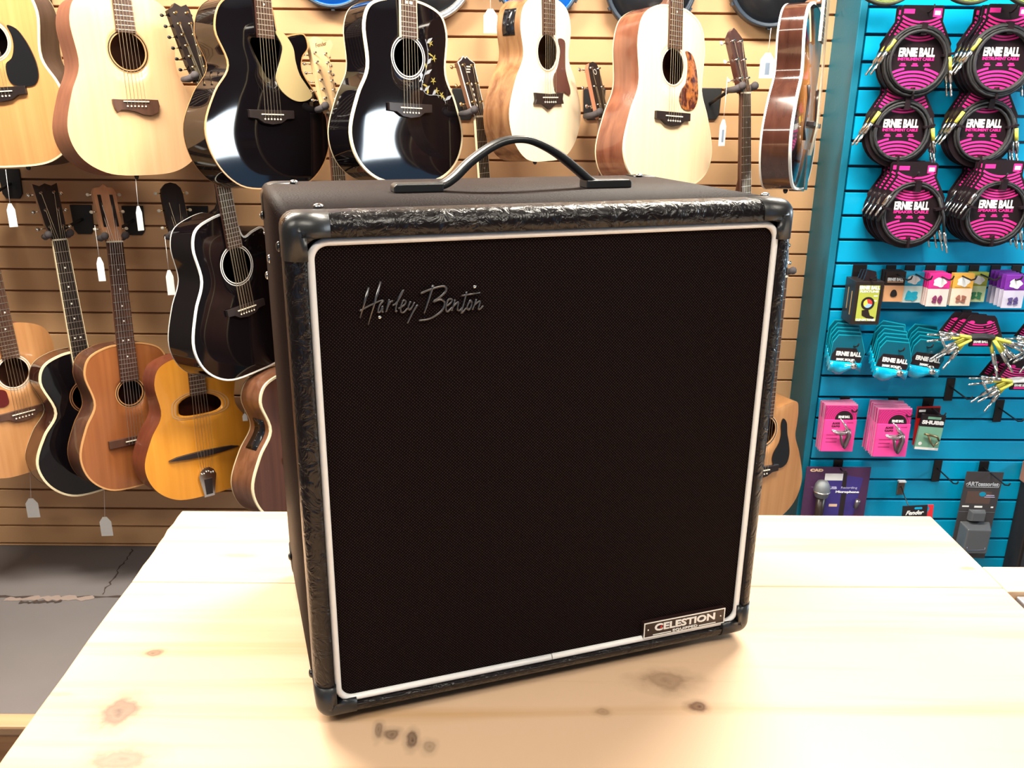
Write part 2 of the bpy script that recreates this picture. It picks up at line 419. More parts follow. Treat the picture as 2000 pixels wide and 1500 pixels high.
# rounded wrinkled frame round the front: grid fine enough for a soft roll
b = MB(); fr = .0125; loops = []
for i in range(7):
    a = PI/2*i/6; y = fr - fr*math.sin(a)
    ins = fr*(1-math.cos(a)); loops.append((rrect(ins-.0008, ins-.0008, CW-ins+.0008, CH-ins+.0008, .012), y))
loops = [(rrect(-.0008, -.0008, CW+.0008, CH+.0008, .012), .0305)] + loops
loops.append((rrect(.0160, .0122, CW-.0130, CH-.0185, .010), 0.0004))
loops.append((rrect(.0165, .0127, CW-.0135, CH-.0190, .010), 0.014))
ringsweep(b, loops); b.build('front_frame', wr, cab)
cloth = mat('black woven grille cloth', (0.010, 0.006, 0.006), 0.85, spec=0.06)
nt = cloth.node_tree; L = nt.links.new; tc = nt.nodes.new('ShaderNodeTexCoord'); sx = nt.nodes.new('ShaderNodeSeparateXYZ'); L(tc.outputs['Object'], sx.inputs[0])
def mth(op, a, bb=None):
    n = nt.nodes.new('ShaderNodeMath'); n.operation = op
    for i, q in enumerate((a, bb)):
        if q is None: continue
        if isinstance(q, (int, float)): n.inputs[i].default_value = q
        else: L(q, n.inputs[i])
    return n.outputs[0]
pit = 2*PI/.0030
sa = mth('SINE', mth('MULTIPLY', sx.outputs['X'], pit)); sb_ = mth('SINE', mth('MULTIPLY', sx.outputs['Z'], pit))
pr = mth('MULTIPLY', sa, sb_); th = mth('GREATER_THAN', pr, .62)
mx = nt.nodes.new('ShaderNodeMix'); mx.data_type = 'RGBA'; L(th, mx.inputs[0]); mx.inputs[6].default_value = (.0045, .0022, .0024, 1); mx.inputs[7].default_value = (.042, .025, .021, 1)
L(mx.outputs[2], nt.nodes['Principled BSDF'].inputs['Base Color'])
bp = [n for n in nt.nodes if n.type == 'BUMP'][0]; bp.inputs['Strength'].default_value = .5; bp.inputs['Distance'].default_value = .0008
for l in list(bp.inputs['Height'].links): nt.links.remove(l)
L(pr, bp.inputs['Height'])
b = MB(); P = rrect(.0165, .0127, CW-.0135, CH-.0190, .010); b.prism(P, .0085, .0120); b.build('grille_cloth', cloth, cab)
piping = mat('white vinyl piping', (0.88, 0.87, 0.86), 0.35)
pp = rrect(.0200, .0160, CW-.0168, CH-.0222, .014, 8)
b = MB()
Q = [(.2366, .0160)] + pp + [(.2356, .0160)]
b.tube([(x, .0068, z) for x, z in Q], .0032, 10); b.build('piping', piping, cab)
# corner protectors
def corner(sxx, szz, back):
    b = MB(); t = .0012
    x0 = 0 if sxx < 0 else CW; z0 = 0 if szz < 0 else CH; ix = 1 if sxx < 0 else -1; iz = 1 if szz < 0 else -1
    y0, y1 = (0, .040) if not back else (CD, CD-.034)
    iy = 1 if not back else -1
    legv = .036
    n = 6; prof = []
    for i in range(n+1):
        a = PI/2*i/n; prof.append((.0130*(1-math.cos(a))-t, .0130*(1-math.sin(a))-t))   # (inset from side, depth from face)
    prof = [(.0004, .038), (-t*.6, .037), (-t, .034)] + prof + [(.0175, -t), (.0180, .004)]
    path = [(0, legv)]
    m_ = 6; rr = .0135
    for i in range(m_+1):
        a = PI+PI/2*i/m_; path.append((rr+rr*math.cos(a), rr+rr*math.sin(a)))
    path.append((legv, 0))
    rings = []
    for k, (ax, az) in enumerate(path):
        # inward normal of the path
        if k == 0: nx, nz_ = 1, 0
        elif k == len(path)-1: nx, nz_ = 0, 1
        else:
            a = PI+PI/2*(k-1)/m_; nx, nz_ = -math.cos(a), -math.sin(a)
        ring = []
        for (ins, dep) in prof:
            lim = ins
            if dep > .02: dep = dep-.008*abs(k-(len(path)-1)/2)/((len(path)-1)/2)+.003
            px, pz = ax+nx*lim, az+nz_*lim
            if 0 < k < len(path)-1 and lim > rr: px, pz = max(px, 0), max(pz, 0)
            ring.append(b.vert((x0+ix*px, y0+iy*dep, z0+iz*pz)))
        rings.append(ring)
    for A, B in zip(rings, rings[1:]):
        for j in range(len(A)-1): b.face((A[j], A[j+1], B[j+1], B[j]), True)
    b.face(rings[0]); b.face(rings[-1][::-1])
    o = b.build('corner_protector', plast, cab)
    return o
scr = mat('dark steel screw', (0.10, 0.10, 0.10), 0.25, 0.9); scrb = mat('bright steel', (0.75, 0.75, 0.75), 0.2, 1.0)
def dome(parent, loc, axis, r=.0045, h=.003, mt=scrb, name='screw'):
    b = MB(); M = {'z': Matrix.Identity(4), '-x': Matrix.Rotation(-PI/2, 4, 'Y'), 'x': Matrix.Rotation(PI/2, 4, 'Y'), '-y': Matrix.Rotation(PI/2, 4, 'X'), '-z': Matrix.Rotation(PI, 4, 'X')}[axis]
    b.lathe([(r, 0), (r*.98, h*.3), (r*.8, h*.7), (r*.45, h*.95), (r*.1, h)], 14, Matrix.Translation(loc) @ M)
    return b.build(name, mt, parent)
for sx_ in (-1, 1):
    for sz_ in (-1, 1):
        for bk in (False, True): corner(sx_, sz_, bk)
for x, y in ((.0325, .043), (.0328, .268), (.4575, .036), (.4400, .270)): dome(cab, (x, y, CH+.0012), 'z')
for y, z in ((.0362, .443), (.270, .4395), (.0362, .030), (.270, .030)): dome(cab, (-.0012, y, z), '-x', mt=scr)
for y, z in ((.0362, .443), (.270, .4395), (.0362, .030), (.270, .030)): dome(cab, (CW+.0012, y, z), 'x', mt=scr)
dome(cab, (-.0012, .20, .405), '-x', mt=scrb); dome(cab, (-.0012, .27, .375), '-x', mt=scrb)
for x, y in ((.05, .05), (CW-.05, .05), (.05, CD-.05), (CW-.05, CD-.05)):
    MB().lathe([(.016, .001), (.014, -.0119)], 18, Matrix.Translation((x, y, 0))).build('rubber_foot', mat('rubber', (.012, .012, .012), .8), cab)
# strap handle
hy = .158
capm = plast
for (x0, x1) in ((.1165, .166), (.3185, .3700)):
    b = MB(); b.prism([(x0, CH), (x1, CH), (x1, CH+.0085), (x0+.003, CH+.0085), (x0, CH+.006)] if x0 < .2 else [(x0, CH), (x1, CH), (x1, CH+.006), (x1-.003, CH+.0085), (x0, CH+.0085)], hy-.0105, hy+.0105)
    b.build('handle_cap', capm, cab, bevel=.0012)
hp = [(.1560, .4765), (.1673, .4775), (.1785, .4840), (.1947, .4985), (.2163, .5128), (.2300, .5185), (.2435, .5206), (.2560, .5200), (.2700, .5155), (.2884, .5061), (.3121, .4890), (.3240, .4800), (.3330, .4765)]
hc = catmull(hp, 5, closed=False)
b = MB(); rings = []
for k, (x, z) in enumerate(hc):
    a = hc[max(k-1, 0)]; c = hc[min(k+1, len(hc)-1)]; tx, tz = c[0]-a[0], c[1]-a[1]; l = math.hypot(tx, tz); nx, nz_ = -tz/l, tx/l
    wd = .0095; prof = []
    for (yy, hh) in ((-1, 0), (-.92, .0028), (-.72, .0040), (-.62, .0024), (-.50, .0034), (0, .0040), (.50, .0034), (.62, .0024), (.72, .0040), (.92, .0028), (1, 0), (.9, -.0028), (0, -.0034), (-.9, -.0028)):
        prof.append(b.vert((x+nx*hh, hy+wd*yy, z+nz_*hh)))
    rings.append(prof)
for A, B in zip(rings, rings[1:]):
    for j in range(len(A)): b.face((A[j], A[(j+1) % len(A)], B[(j+1) % len(A)], B[j]), True)
b.face(rings[0][::-1]); b.face(rings[-1]); b.build('handle_strap', plast, cab)
# script badge on the grille
LOGO = [[(.0651,.4115),(.0569,.3861)],[(.0751,.4157),(.0634,.38)],[(.0565,.392),(.0665,.3966),(.0762,.3998),(.0772,.3987)],[(.0765,.3991),(.0733,.3954),(.072,.3903),(.0734,.3899),(.0760,.3949),(.0755,.3901),(.0765,.39)],[(.0817,.4005),(.0801,.3953),(.0785,.3899),(.0804,.3946),(.083,.3983),(.0847,.3989)],[(.0843,.3951),(.0871,.3963),(.094,.4077),(.09,.4017),(.0869,.3928),(.0868,.3897),(.0882,.3903)],[(.089,.392),(.0939,.3945),(.0954,.3979),(.0941,.399),(.0915,.3946),(.091,.3897),(.093,.3882),(.0974,.3921)],[(.0996,.3976),(.0974,.3928),(.0987,.3903),(.1031,.3967)],[(.1055,.3944),(.1007,.387),(.0963,.3787)],[(.1192,.4104),(.1151,.398),(.1109,.3863)],[(.1082,.4037),(.1188,.4073),(.1295,.4084),(.1302,.4049),(.1258,.4002),(.1193,.396),(.1258,.3974),(.1286,.3951),(.127,.3887),(.1205,.3835),(.114,.381),(.1062,.3805)],[(.1307,.3914),(.1343,.394),(.1354,.3968),(.1329,.3973),(.1303,.3928),(.1299,.3886),(.1313,.3864),(.1357,.3903)],[(.138,.3966),(.1365,.3917),(.1349,.3868)],[(.1361,.3903),(.1408,.3943),(.14,.3879),(.1418,.3867),(.1448,.3897)],[(.1485,.4031),(.1459,.394),(.1436,.3844),(.1481,.3888)],[(.1434,.3995),(.1602,.4013)],[(.1518,.3957),(.1484,.3888),(.1502,.3868),(.1528,.3921),(.1518,.3957)],[(.1569,.3958),(.155,.3905),(.1532,.3866)],[(.1547,.3905),(.1602,.3938),(.1587,.3874),(.1598,.3866),(.1631,.3896)]]
chrome = mat('dark chrome', (0.15, 0.145, 0.15), 0.32, 1.0)
b = MB()
for si, st in enumerate(LOGO):
    pts = catmull(st, 5, closed=False) if len(st) > 2 else [st[0], tuple((V(st[0])+V(st[1]))/2), st[1]]
    n = len(pts); r0, r1 = (.00125, .0007) if si in (0, 1, 9) else ((.0011, .0009) if si == 10 else (.00085, .00075))
    b.tube([(x, .0060, z) for x, z in pts], [r0+(r1-r0)*i/(n-1) for i in range(n)], 8)
logo = b.build('script_badge', chrome, cab); tag(logo, 'dark chrome script badge'); 
dome(cab, (.0735, .0080, .3852), '-y', r=.0016, h=.0012, mt=scrb, name='badge_screw'); dome(cab, (.1560, .0080, .4062), '-y', r=.0016, h=.0012, mt=scrb, name='badge_screw')
# makers plate at the lower right
platem = mat('dark brown plate', (0.022, 0.010, 0.009), 0.3); whitei = mat('white enamel', (0.85, 0.83, 0.80), 0.35); redi = mat('red enamel', (0.55, 0.03, 0.03), 0.4)
x0, x1, z0, z1 = .3389, .4368, .0180, .0368
b = MB(); b.box((x0, .0028, z0), (x1, .0085, z1)); plate = b.build('name_plate', platem, cab)
b = MB(); tt = .0011
for lo, hi in (((x0, z0), (x1, z0+tt)), ((x0, z1-tt), (x1, z1)), ((x0, z0+tt), (x0+tt, z1-tt)), ((x1-tt, z0+tt), (x1, z1-tt))): b.box((lo[0], .0022, lo[1]), (hi[0], .0029, hi[1]))
b.build('plate_border', whitei, plate)
text('plate_lettering', 'CELESTION', .0084, .0730, whitei, plate, (.3880, .0024, .0292), bold=.03)
text('plate_lettering', 'EQUIPPED', .0034, .0300, whitei, plate, (.3885, .0024, .0213), bold=.01)
for xa, xb in ((.3500, .3715), (.4055, .4260)): MB().box((xa, .0022, .0203), (xb, .0028, .0211)).build('plate_line', whitei, plate)
b = MB(); b.prism([(.3572, .0291), (.3600, .0313), (.3600, .0269)], .0016, .0022); b.build('plate_arrow', redi, plate)
dome(plate, (.3440, .0028, .0275), '-y', r=.0011, h=.0008); dome(plate, (.4318, .0028, .0275), '-y', r=.0011, h=.0008)
# ------------------------------------------------------------------ guitars
#        x      y      z     yaw    pitch   roll   L    w_low  waist  w_up  t_low t_waist t_up depth hole neck  hole_r
GP={
 'G1':(-1.4551,2.612,1.4454,-0.0518,-0.0444,-0.0586,0.504,0.1988,0.1347,0.1462,0.2568,0.5888,0.8306,0.12,0.348,0.355,0.0464),
 'G2':(-1.0808,2.6088,1.4251,0.8073,-0.0652,0.0135,0.5045,0.1965,0.1403,0.1473,0.2465,0.5951,0.8303,0.1225,0.3443,0.355,0.0506),
 'G3':(-0.6868,2.5815,1.393,0.8765,-0.0436,0.0274,0.5299,0.2127,0.1243,0.1551,0.3134,0.6314,0.7993,0.1195,0.3451,0.3549,0.05),
 'G4':(-0.2879,2.5714,1.4125,0.7543,-0.0503,0.0422,0.5018,0.2017,0.1385,0.1447,0.2743,0.6199,0.8457,0.1189,0.3475,0.355,0.0505),
 'G5':(0.1157,2.6625,1.4739,0.9029,-0.0278,-0.0061,0.4559,0.1814,0.1132,0.1244,0.3028,0.6443,0.8219,0.1005,0.3067,0.33,0.0481),
 'G6':(0.4749,2.5858,1.4019,0.7025,-0.094,0.0551,0.5059,0.1992,0.1388,0.1455,0.2135,0.5646,0.8005,0.1149,0.3426,0.3553,0.0489),
 'G7':(0.8284,2.4833,1.4127,1.0824,-0.0304,0.0825,0.4912,0.1897,0.1196,0.1403,0.2971,0.618,0.8311,0.0848,0.33,0.325,0.045),
 'G8':(-0.7883,2.5696,0.8275,1.0139,-0.0544,-0.0736,0.4966,0.2068,0.1337,0.1401,0.283,0.6491,0.8505,0.1198,0.3417,0.3637,0.0531),
 'A1':(-1.5977,2.6624,0.4402,0.9711,-0.0957,0.0125,0.5031,0.1993,0.1357,0.1473,0.2705,0.6013,0.8211,0.12,0.344,0.355,0.0489),
 'A2':(-1.3933,2.7069,0.3499,0.8167,-0.0997,0.0089,0.4956,0.193,0.1084,0.1371,0.3001,0.6097,0.8337,0.1152,0.3375,0.3628,0.0485),
 'A3':(-1.2421,2.6518,0.3923,0.8569,-0.0944,0.0704,0.4883,0.1818,0.1181,0.1391,0.2831,0.6191,0.8293,0.1012,0.3244,0.3285,0.0406),
 'A4':(-1.0151,2.6573,0.3583,0.7494,-0.1053,0.044,0.4866,0.1974,0.1265,0.1361,0.2867,0.6207,0.8368,0.1219,0.3442,0.3706,0.05),
 'A5':(-0.6936,2.6603,0.2934,0.9305,-0.0491,0.0403,0.5051,0.2006,0.1132,0.1435,0.2965,0.6375,0.8415,0.1193,0.345,0.355,0.05),
 'A6':(0.8441,2.6258,0.2675,0.4079,-0.0203,0.0205,0.5073,0.1961,0.1426,0.1467,0.2776,0.6191,0.8375,0.12,0.3481,0.355,0.05),
 'H1':(-0.0273,2.6611,0.7403,0.9213,-0.0917,-0.0101,0.5051,0.199,0.137,0.147,0.27,0.6,0.83,0.12,0.3449,0.3552,0.05),
 'H2':(0.3235,2.66,0.7365,0.85,-0.09,0.03,0.505,0.2,0.118,0.143,0.27,0.6,0.83,0.12,0.345,0.355,0.05),
 'H3':(0.7637,2.658,0.8508,0.7319,-0.0914,-0.0195,0.5049,0.2,0.118,0.143,0.27,0.6,0.83,0.12,0.3451,0.3198,0.05),
 'H4':(-0.4962,2.6599,0.7762,0.8492,-0.0901,0.0233,0.475,0.199,0.137,0.147,0.27,0.6,0.83,0.12,0.345,0.355,0.05),
}

def pushed(k, s):
    q = list(GP[k]); q[0] *= s; q[1] *= s; q[2] = 1.645+(q[2]-1.645)*s
    for i in (6, 7, 8, 9, 13, 14, 15, 16): q[i] *= s
    GP[k] = tuple(q)
pushed('G8', 1.035)
def outline(L, wl, ww, wu, tl, tw, tu, cut=0, n=6):
    R = [(0, 0), (.55*wl, .022*L), (.88*wl, .5*tl*L*.9), (wl, tl*L), (ww+.55*(wl-ww), (tl*.42+tw*.58)*L), (ww, tw*L), (wu, tu*L), (.86*wu, (1-(1-tu)*.38)*L), (.45*wu, .99*L)]
    Lf = [(-x, z) for x, z in R[1:]][::-1]
    if cut: R = R[:6]+[(ww+.1*(wu-ww), (tw+.4*(tu-tw))*L), (.97*wu, (tu-.045)*L), (.9*wu, (tu+.022)*L), (.62*wu, (tu+.015)*L), (.34*wu, (tu-.005)*L), (.20*wu, .955*L)]
    return catmull(R+[(0, L)]+Lf, n)
def offs(P, d):
    "outline moved outward by d"
    out = []; n = len(P)
    for i in range(n):
        a = V(P[i-1]); c = V(P[(i+1) % n]); t = (c-a).normalized(); out.append((P[i][0]+t.y*d, P[i][1]-t.x*d))
    return out
ebony = mat('ebony', (0.018, 0.012, 0.012), 0.35); rosew = wood('rosewood', (0.05, 0.02, 0.013), (0.10, 0.045, 0.028), .4, .1)
cream = mat('cream binding', (0.78, 0.66, 0.44), 0.35); whiteb = mat('white binding', (0.80, 0.80, 0.76), 0.3); tortb = mat('brown binding', (.25, .10, .04), .3); orangeb = mat('amber binding', (.55, .28, .11), .3)
steelstr = mat('guitar string', (0.62, 0.52, 0.36), 0.3, 0.9); silverstr = mat('plain guitar string', (.70, .68, .66), .3, .9)
fretm = mat('fret wire', (0.65, 0.60, 0.54), 0.3, 0.9); pearl = mat('pearl', (0.75, 0.72, 0.66), 0.25)
nickel = mat('nickel', (0.72, 0.70, 0.66), 0.2, 1.0); gold = mat('gold plate', (0.75, 0.55, 0.25), 0.25, 1.0); ivory = mat('ivory plastic', (0.78, 0.72, 0.58), 0.3); blackp = mat('black gloss plastic', (0.01, 0.01, 0.012), 0.15)
bone = mat('bone', (0.82, 0.76, 0.62), 0.4)
inner = mat('unlit bare wood', (0.30, 0.18, 0.10), 0.8)
spruce_p = wood('light cream spruce', (0.78, 0.57, 0.36), (0.84, 0.63, 0.41), .28, .25)
spruce = wood('pale spruce', (0.70, 0.42, 0.225), (0.77, 0.48, 0.265), .28, .25)
spruce_or = wood('amber spruce', (0.52, 0.245, 0.09), (0.60, 0.30, 0.115), .22, .5)
spruce_w = wood('bleached spruce', (0.80, 0.66, 0.47), (0.85, 0.72, 0.52), .3, .2)
darkrose = wood('very dark rosewood', (0.030, 0.016, 0.015), (0.060, 0.034, 0.030), .4, .1)
mahog = wood('matt mahogany', (0.20, 0.075, 0.045), (0.27, 0.105, 0.06), .5, 0)
rosebody = wood('reddish rosewood', (0.13, 0.04, 0.022), (0.27, 0.10, 0.055), .22, .4, scale=.6)
sapele = wood('striped sapele', (0.17, 0.07, 0.03), (0.42, 0.22, 0.10), .25, .4, scale=.7)
blackg = mat('black gloss lacquer', (0.004, 0.003, 0.004), 0.05, spec=0.36, coat=.08, bump=(3, .004))
darkbr = wood('dark gloss mahogany', (0.045, 0.015, 0.010), (0.075, 0.027, 0.018), .12, .7)
brownt = wood('brown cedar', (0.24, 0.075, 0.022), (0.31, 0.105, 0.032), .3, .3)
browns = wood('brown sides', (0.07, 0.025, 0.016), (0.12, 0.045, 0.026), .3, .3)
gypsyt = wood('orange yellow spruce', (0.60, 0.23, 0.018), (0.68, 0.28, 0.03), .3, .4)
gypsys = wood('red brown sides', (0.15, 0.035, 0.018), (0.20, 0.055, 0.028), .35, .3)
mahtop = wood('dark mahogany top', (0.055, 0.017, 0.010), (0.09, 0.03, 0.018), .3, .4)
mahside = wood('mid mahogany side', (0.13, 0.05, 0.026), (0.21, 0.09, 0.047), .3, .4)
natural = wood('golden cedar', (0.44, 0.20, 0.075), (0.53, 0.26, 0.105), .35, .3)
neckw = wood('mahogany neck', (0.16, 0.07, 0.04), (0.24, 0.11, 0.06), .4, .2)
headnat = wood('reddish maple', (0.55, 0.27, 0.14), (0.65, 0.33, 0.18), .35, .2); maple = wood('maple', (0.78, 0.50, 0.25), (0.86, 0.58, 0.31), .3, .3)
salmon = mat('salmon mahogany', (0.50, 0.20, 0.11), .45)
hwhite = mat('rosette white', (.78, .76, .70), .3); rosed = mat('rosette tan', (.55, .32, .15), .35)
tort = wood('tortoiseshell', (0.06, 0.012, 0.008), (0.36, 0.12, 0.03), .15, .6, axis='Z', scale=.9, contrast=(.45, .62))
tort.node_tree.nodes['Mapping'].inputs['Scale'].default_value = (60, 60, 45)
brownpg = mat('brown pickguard', (0.09, 0.035, 0.028), .2); tanpg = mat('gold tan pickguard', (0.52, 0.40, 0.20), .25); redpg = mat('dark red pickguard', (.10, .012, .012), .2)
burst = mat('tobacco sunburst', (.3, .1, .03), .08, coat=.6)
nt = burst.node_tree; tc = nt.nodes.new('ShaderNodeTexCoord'); mp = nt.nodes.new('ShaderNodeMapping'); mp.inputs['Location'].default_value = (0, 0, -1.05); mp.inputs['Scale'].default_value = (5.6, 0, 4.4)
gr = nt.nodes.new('ShaderNodeVectorMath'); gr.operation = 'LENGTH'; r = nt.nodes.new('ShaderNodeValToRGB'); e = r.color_ramp.elements
e[0].position = .45; e[0].color = (.52, .20, .05, 1); e[1].position = .95; e[1].color = (.012, .006, .006, 1)
nt.links.new(tc.outputs['Object'], mp.inputs[0]); nt.links.new(mp.outputs[0], gr.inputs[0]); nt.links.new(gr.outputs['Value'], r.inputs[0]); nt.links.new(r.outputs[0], nt.nodes['Principled BSDF'].inputs['Base Color'])

HEADS = {
 'plain': [(-.022, 0), (-.024, .03), (-.030, .05), (-.034, .165), (-.030, .178), (0, .184), (.030, .178), (.034, .165), (.030, .05), (.024, .03), (.022, 0)],
 'notch': [(-.022, 0), (-.026, .03), (-.031, .05), (-.037, .180), (-.018, .172), (0, .180), (.018, .172), (.037, .180), (.031, .05), (.026, .03), (.022, 0)],
 'slot': [(-.024, 0), (-.027, .02), (-.033, .05), (-.036, .155), (-.030, .170), (-.012, .172), (0, .182), (.012, .172), (.030, .170), (.036, .155), (.033, .05), (.027, .02), (.024, 0)],
 'slotround': [(-.024, 0), (-.030, .02), (-.034, .05), (-.034, .145), (-.030, .165), (-.018, .178), (0, .183), (.018, .178), (.030, .165), (.034, .145), (.034, .05), (.030, .02), (.024, 0)],
 'round': [(-.022, 0), (-.026, .03), (-.028, .12), (-.027, .150), (-.017, .166), (0, .171), (.017, .166), (.027, .150), (.028, .12), (.026, .03), (.022, 0)],
 'book': [(-.022, 0), (-.030, .03), (-.034, .145), (-.037, .158), (-.020, .166), (-.008, .176), (0, .170), (.008, .176), (.020, .166), (.037, .158), (.034, .145), (.030, .03), (.022, 0)],
 'point': [(-.022, 0), (-.026, .03), (-.034, .150), (-.034, .160), (-.012, .182), (0, .190), (.012, .182), (.034, .160), (.034, .150), (.026, .03), (.022, 0)],
 'long': [(-.024, 0), (-.028, .03), (-.033, .05), (-.037, .200), (-.020, .206), (-.008, .218), (.010, .208), (.030, .214), (.037, .198), (.033, .05), (.028, .03), (.024, 0)],
 'hook': [(-.024, 0), (-.030, .03), (-.030, .185), (-.026, .212), (-.008, .226), (.012, .224), (.036, .212), (.052, .222), (.058, .206), (.044, .188), (.033, .165), (.030, .03), (.024, 0)],
}
def annulus(b, c, r0, r1, y, n=40, sx=1.0, a0=0, a1=2*PI):
    A = []; B = []
    full = abs(a1-a0-2*PI) < 1e-6
    for i in range(n+(0 if full else 1)):
        a = a0+(a1-a0)*i/n
        A.append(b.vert((c[0]+r0*math.cos(a)*sx, y, c[1]+r0*math.sin(a)))); B.append(b.vert((c[0]+r1*math.cos(a)*sx, y, c[1]+r1*math.sin(a))))
    for i in range(n):
        j = (i+1) % len(A); b.face((A[i], A[j], B[j], B[i]))
def inset_poly(P, b, y0, y1):
    b.prism(P, y0, y1)
def make_guitar(key, label, top, side, bind=cream, bind_back=None, cut=0, fb=rosew, headface=ebony, headwood=None, neck=neckw, head='plain', pegs=nickel, buttons=None, strings=6, hole=None,
                pg=None, pgm=blackp, bridge='belly', bridgem=ebony, ros=True, rosm=None, fbbind=None, preamp=None, group=None, cat='guitar', extra=None, inlay=True, classical=False, archtop=False, bindw=.0045, slots=False, detail=True):
    x, y, z, yaw, pit, rol, L, wl, ww, wu, tl, tw, tu, d, zh, nl, hr = GP[key]
    M = Matrix.Rotation(yaw, 4, 'Z') @ Matrix.Rotation(pit, 4, 'X') @ Matrix.Rotation(rol, 4, 'Y')
    root = thing('archtop_guitar' if archtop else ('classical_guitar' if classical else 'acoustic_guitar'), label, cat, (x, y, z), M.to_euler(), group)
    O = outline(L, wl, ww, wu, tl, tw, tu, cut); n = len(O)
    dep = lambda zz: d*(1-.2*min(max(zz/L, 0), 1))
    # sides and arched back
    b = MB()
    F = [b.vert((p[0], .0005, p[1])) for p in O]; B = [b.vert((p[0], dep(p[1]), p[1])) for p in O]
    for j in range(n): q = (j+1) % n; b.face((F[j], F[q], B[q], B[j]), True)
    c0 = b.vert((0, d*.92+.006, L*.5)); I = [b.vert((p[0]*.5, dep(p[1])*.99+.006, L*.5+(p[1]-L*.5)*.5)) for p in O]
    Bs = [b.vert((p[0], dep(p[1]), p[1])) for p in O]
    for j in range(n): q = (j+1) % n; b.face((Bs[j], Bs[q], I[q], I[j]), True); b.face((I[j], I[q], c0), True)
    b.build('body', side, root)
    # soundboard with a real opening
    arch = .012 if archtop else .0035
    b = MB(); c = V((0, zh)); rings = []
    HP = hole or [(hr*math.cos(2*PI*i/36), zh+hr*math.sin(2*PI*i/36)) for i in range(36)]
    if archtop: HP = None; c = V((0, L*.42))
    def hole_r(a):
        dv = V((math.cos(a), math.sin(a))); best = hr
        for i in range(len(HP)):
            p = V(HP[i])-c; q = V(HP[(i+1) % len(HP)])-c; e = q-p; den = dv.x*e.y-dv.y*e.x
            if abs(den) < 1e-9: continue
            t = (p.x*e.y-p.y*e.x)/den; u_ = (p.x*dv.y-p.y*dv.x)/den
            if t > 0 and -1e-6 <= u_ <= 1+1e-6: best = t
        return best
    K = 7
    for k in range(K+1):
        s = k/K; ring = []
        for p in O:
            v = V(p)-c; a = math.atan2(v.y, v.x); h = c+V((math.cos(a), math.sin(a)))*(hole_r(a) if HP else .002)
            q = h.lerp(V(p), s); ring.append(b.vert((q.x, -arch*(1-s**2.2), q.y)))
        rings.append(ring)
    for A, B2 in zip(rings, rings[1:]):
        for j in range(n): q = (j+1) % n; b.face((A[j], A[q], B2[q], B2[j]), True)
    if HP:
        low = []
        for j, p in enumerate(O): co = b.v[rings[0][j]]; low.append(b.vert((co.x, co.y+.003, co.z)))
        for j in range(n): q = (j+1) % n; b.face((low[j], low[q], rings[0][q], rings[0][j]))
    else: b.face(rings[0])
    b.build('soundboard', top, root)
    # bindings
    def band(y0, sgn, mt, w):
        b = MB(); P0 = offs(O, -w); P1 = offs(O, .0007)
        fy = (lambda p: -.0012) if y0 == 0 else (lambda p: dep(p[1])+.0012)
        gy = (lambda p: w) if y0 == 0 else (lambda p: dep(p[1])-w)
        A = [b.vert((P0[j][0], fy(O[j]), P0[j][1])) for j in range(n)]; B_ = [b.vert((P1[j][0], fy(O[j]), P1[j][1])) for j in range(n)]; C_ = [b.vert((P1[j][0], gy(O[j]), P1[j][1])) for j in range(n)]
        for j in range(n): q = (j+1) % n; b.face((A[j], A[q], B_[q], B_[j])); b.face((B_[j], B_[q], C_[q], C_[j]), True)
        b.build('binding', mt, root)
    if bind: band(0, 1, bind, bindw)
    if bind_back or bind: band(1, 1, bind_back or bind, bindw*.7)
    ya = -arch
    if ros and HP and not hole:
        b = MB()
        annulus(b, (0, zh), hr-.0002, hr+.0095, ya-.0006); b.build('rosette', rosm or hwhite, root)
        b = MB(); annulus(b, (0, zh), hr+.003, hr+.0065, ya-.0009); b.build('rosette_ring', rosed if rosm is None else ebony, root)
    elif hole and ros:
        b = MB(); cc = V((sum(p[0] for p in hole)/len(hole), sum(p[1] for p in hole)/len(hole)))
        for s0, s1 in ((1.14, 1.20), (1.28, 1.34)):
            A = [b.vert((cc.x+(p[0]-cc.x)*s0, ya-.0006, cc.y+(p[1]-cc.y)*s0)) for p in hole]; B_ = [b.vert((cc.x+(p[0]-cc.x)*s1, ya-.0006, cc.y+(p[1]-cc.y)*s1)) for p in hole]
            for j in range(len(hole)): q = (j+1) % len(hole); b.face((A[j], A[q], B_[q], B_[j]))
        b.build('rosette', rosm or rosed, root)
    sz = zh-.137 if not classical else zh-.160
    if archtop: sz = L*.36
    if key == 'G5': sz = zh-.125
    if key == 'A4': sz = .152
    N = L+nl
    # pickguard
    if pg:
        b = MB(); b.prism(catmull(pg, 4), ya-.0032, ya+.0015); b.build('pickguard', pgm, root)
    # bridge
    BR = {'belly': [(-.076, .012), (.076, .012), (.076, -.010), (.05, -.012), (.03, -.024), (0, -.028), (-.03, -.024), (-.05, -.012), (-.076, -.010)],
          'square': [(-.09, .012), (.09, .012), (.09, -.014), (-.09, -.014)],
          'winged': [(-.070, .013), (0, .010), (.070, .013), (.066, -.005), (.072, -.018), (.03, -.020), (0, -.034), (-.03, -.020), (-.072, -.018), (-.066, -.005)],
          'wave': [(-.066, .006), (-.034, .005), (.025, .007), (.066, .006), (.069, -.012), (.062, -.030), (.04, -.039), (.019, -.037), (-.005, -.028), (-.03, -.024), (-.046, -.024), (-.056, -.031), (-.063, -.020), (-.066, -.006)],
          'moustache': [(-.122, -.003), (-.095, .004), (-.061, .006), (0, .008), (.061, .006), (.095, .004), (.122, -.003), (.095, -.007), (.061, -.010), (0, -.013), (-.061, -.010), (-.095, -.007)],
          'float': [(-.06, .006), (.06, .006), (.06, -.006), (-.06, -.006)]}[bridge]
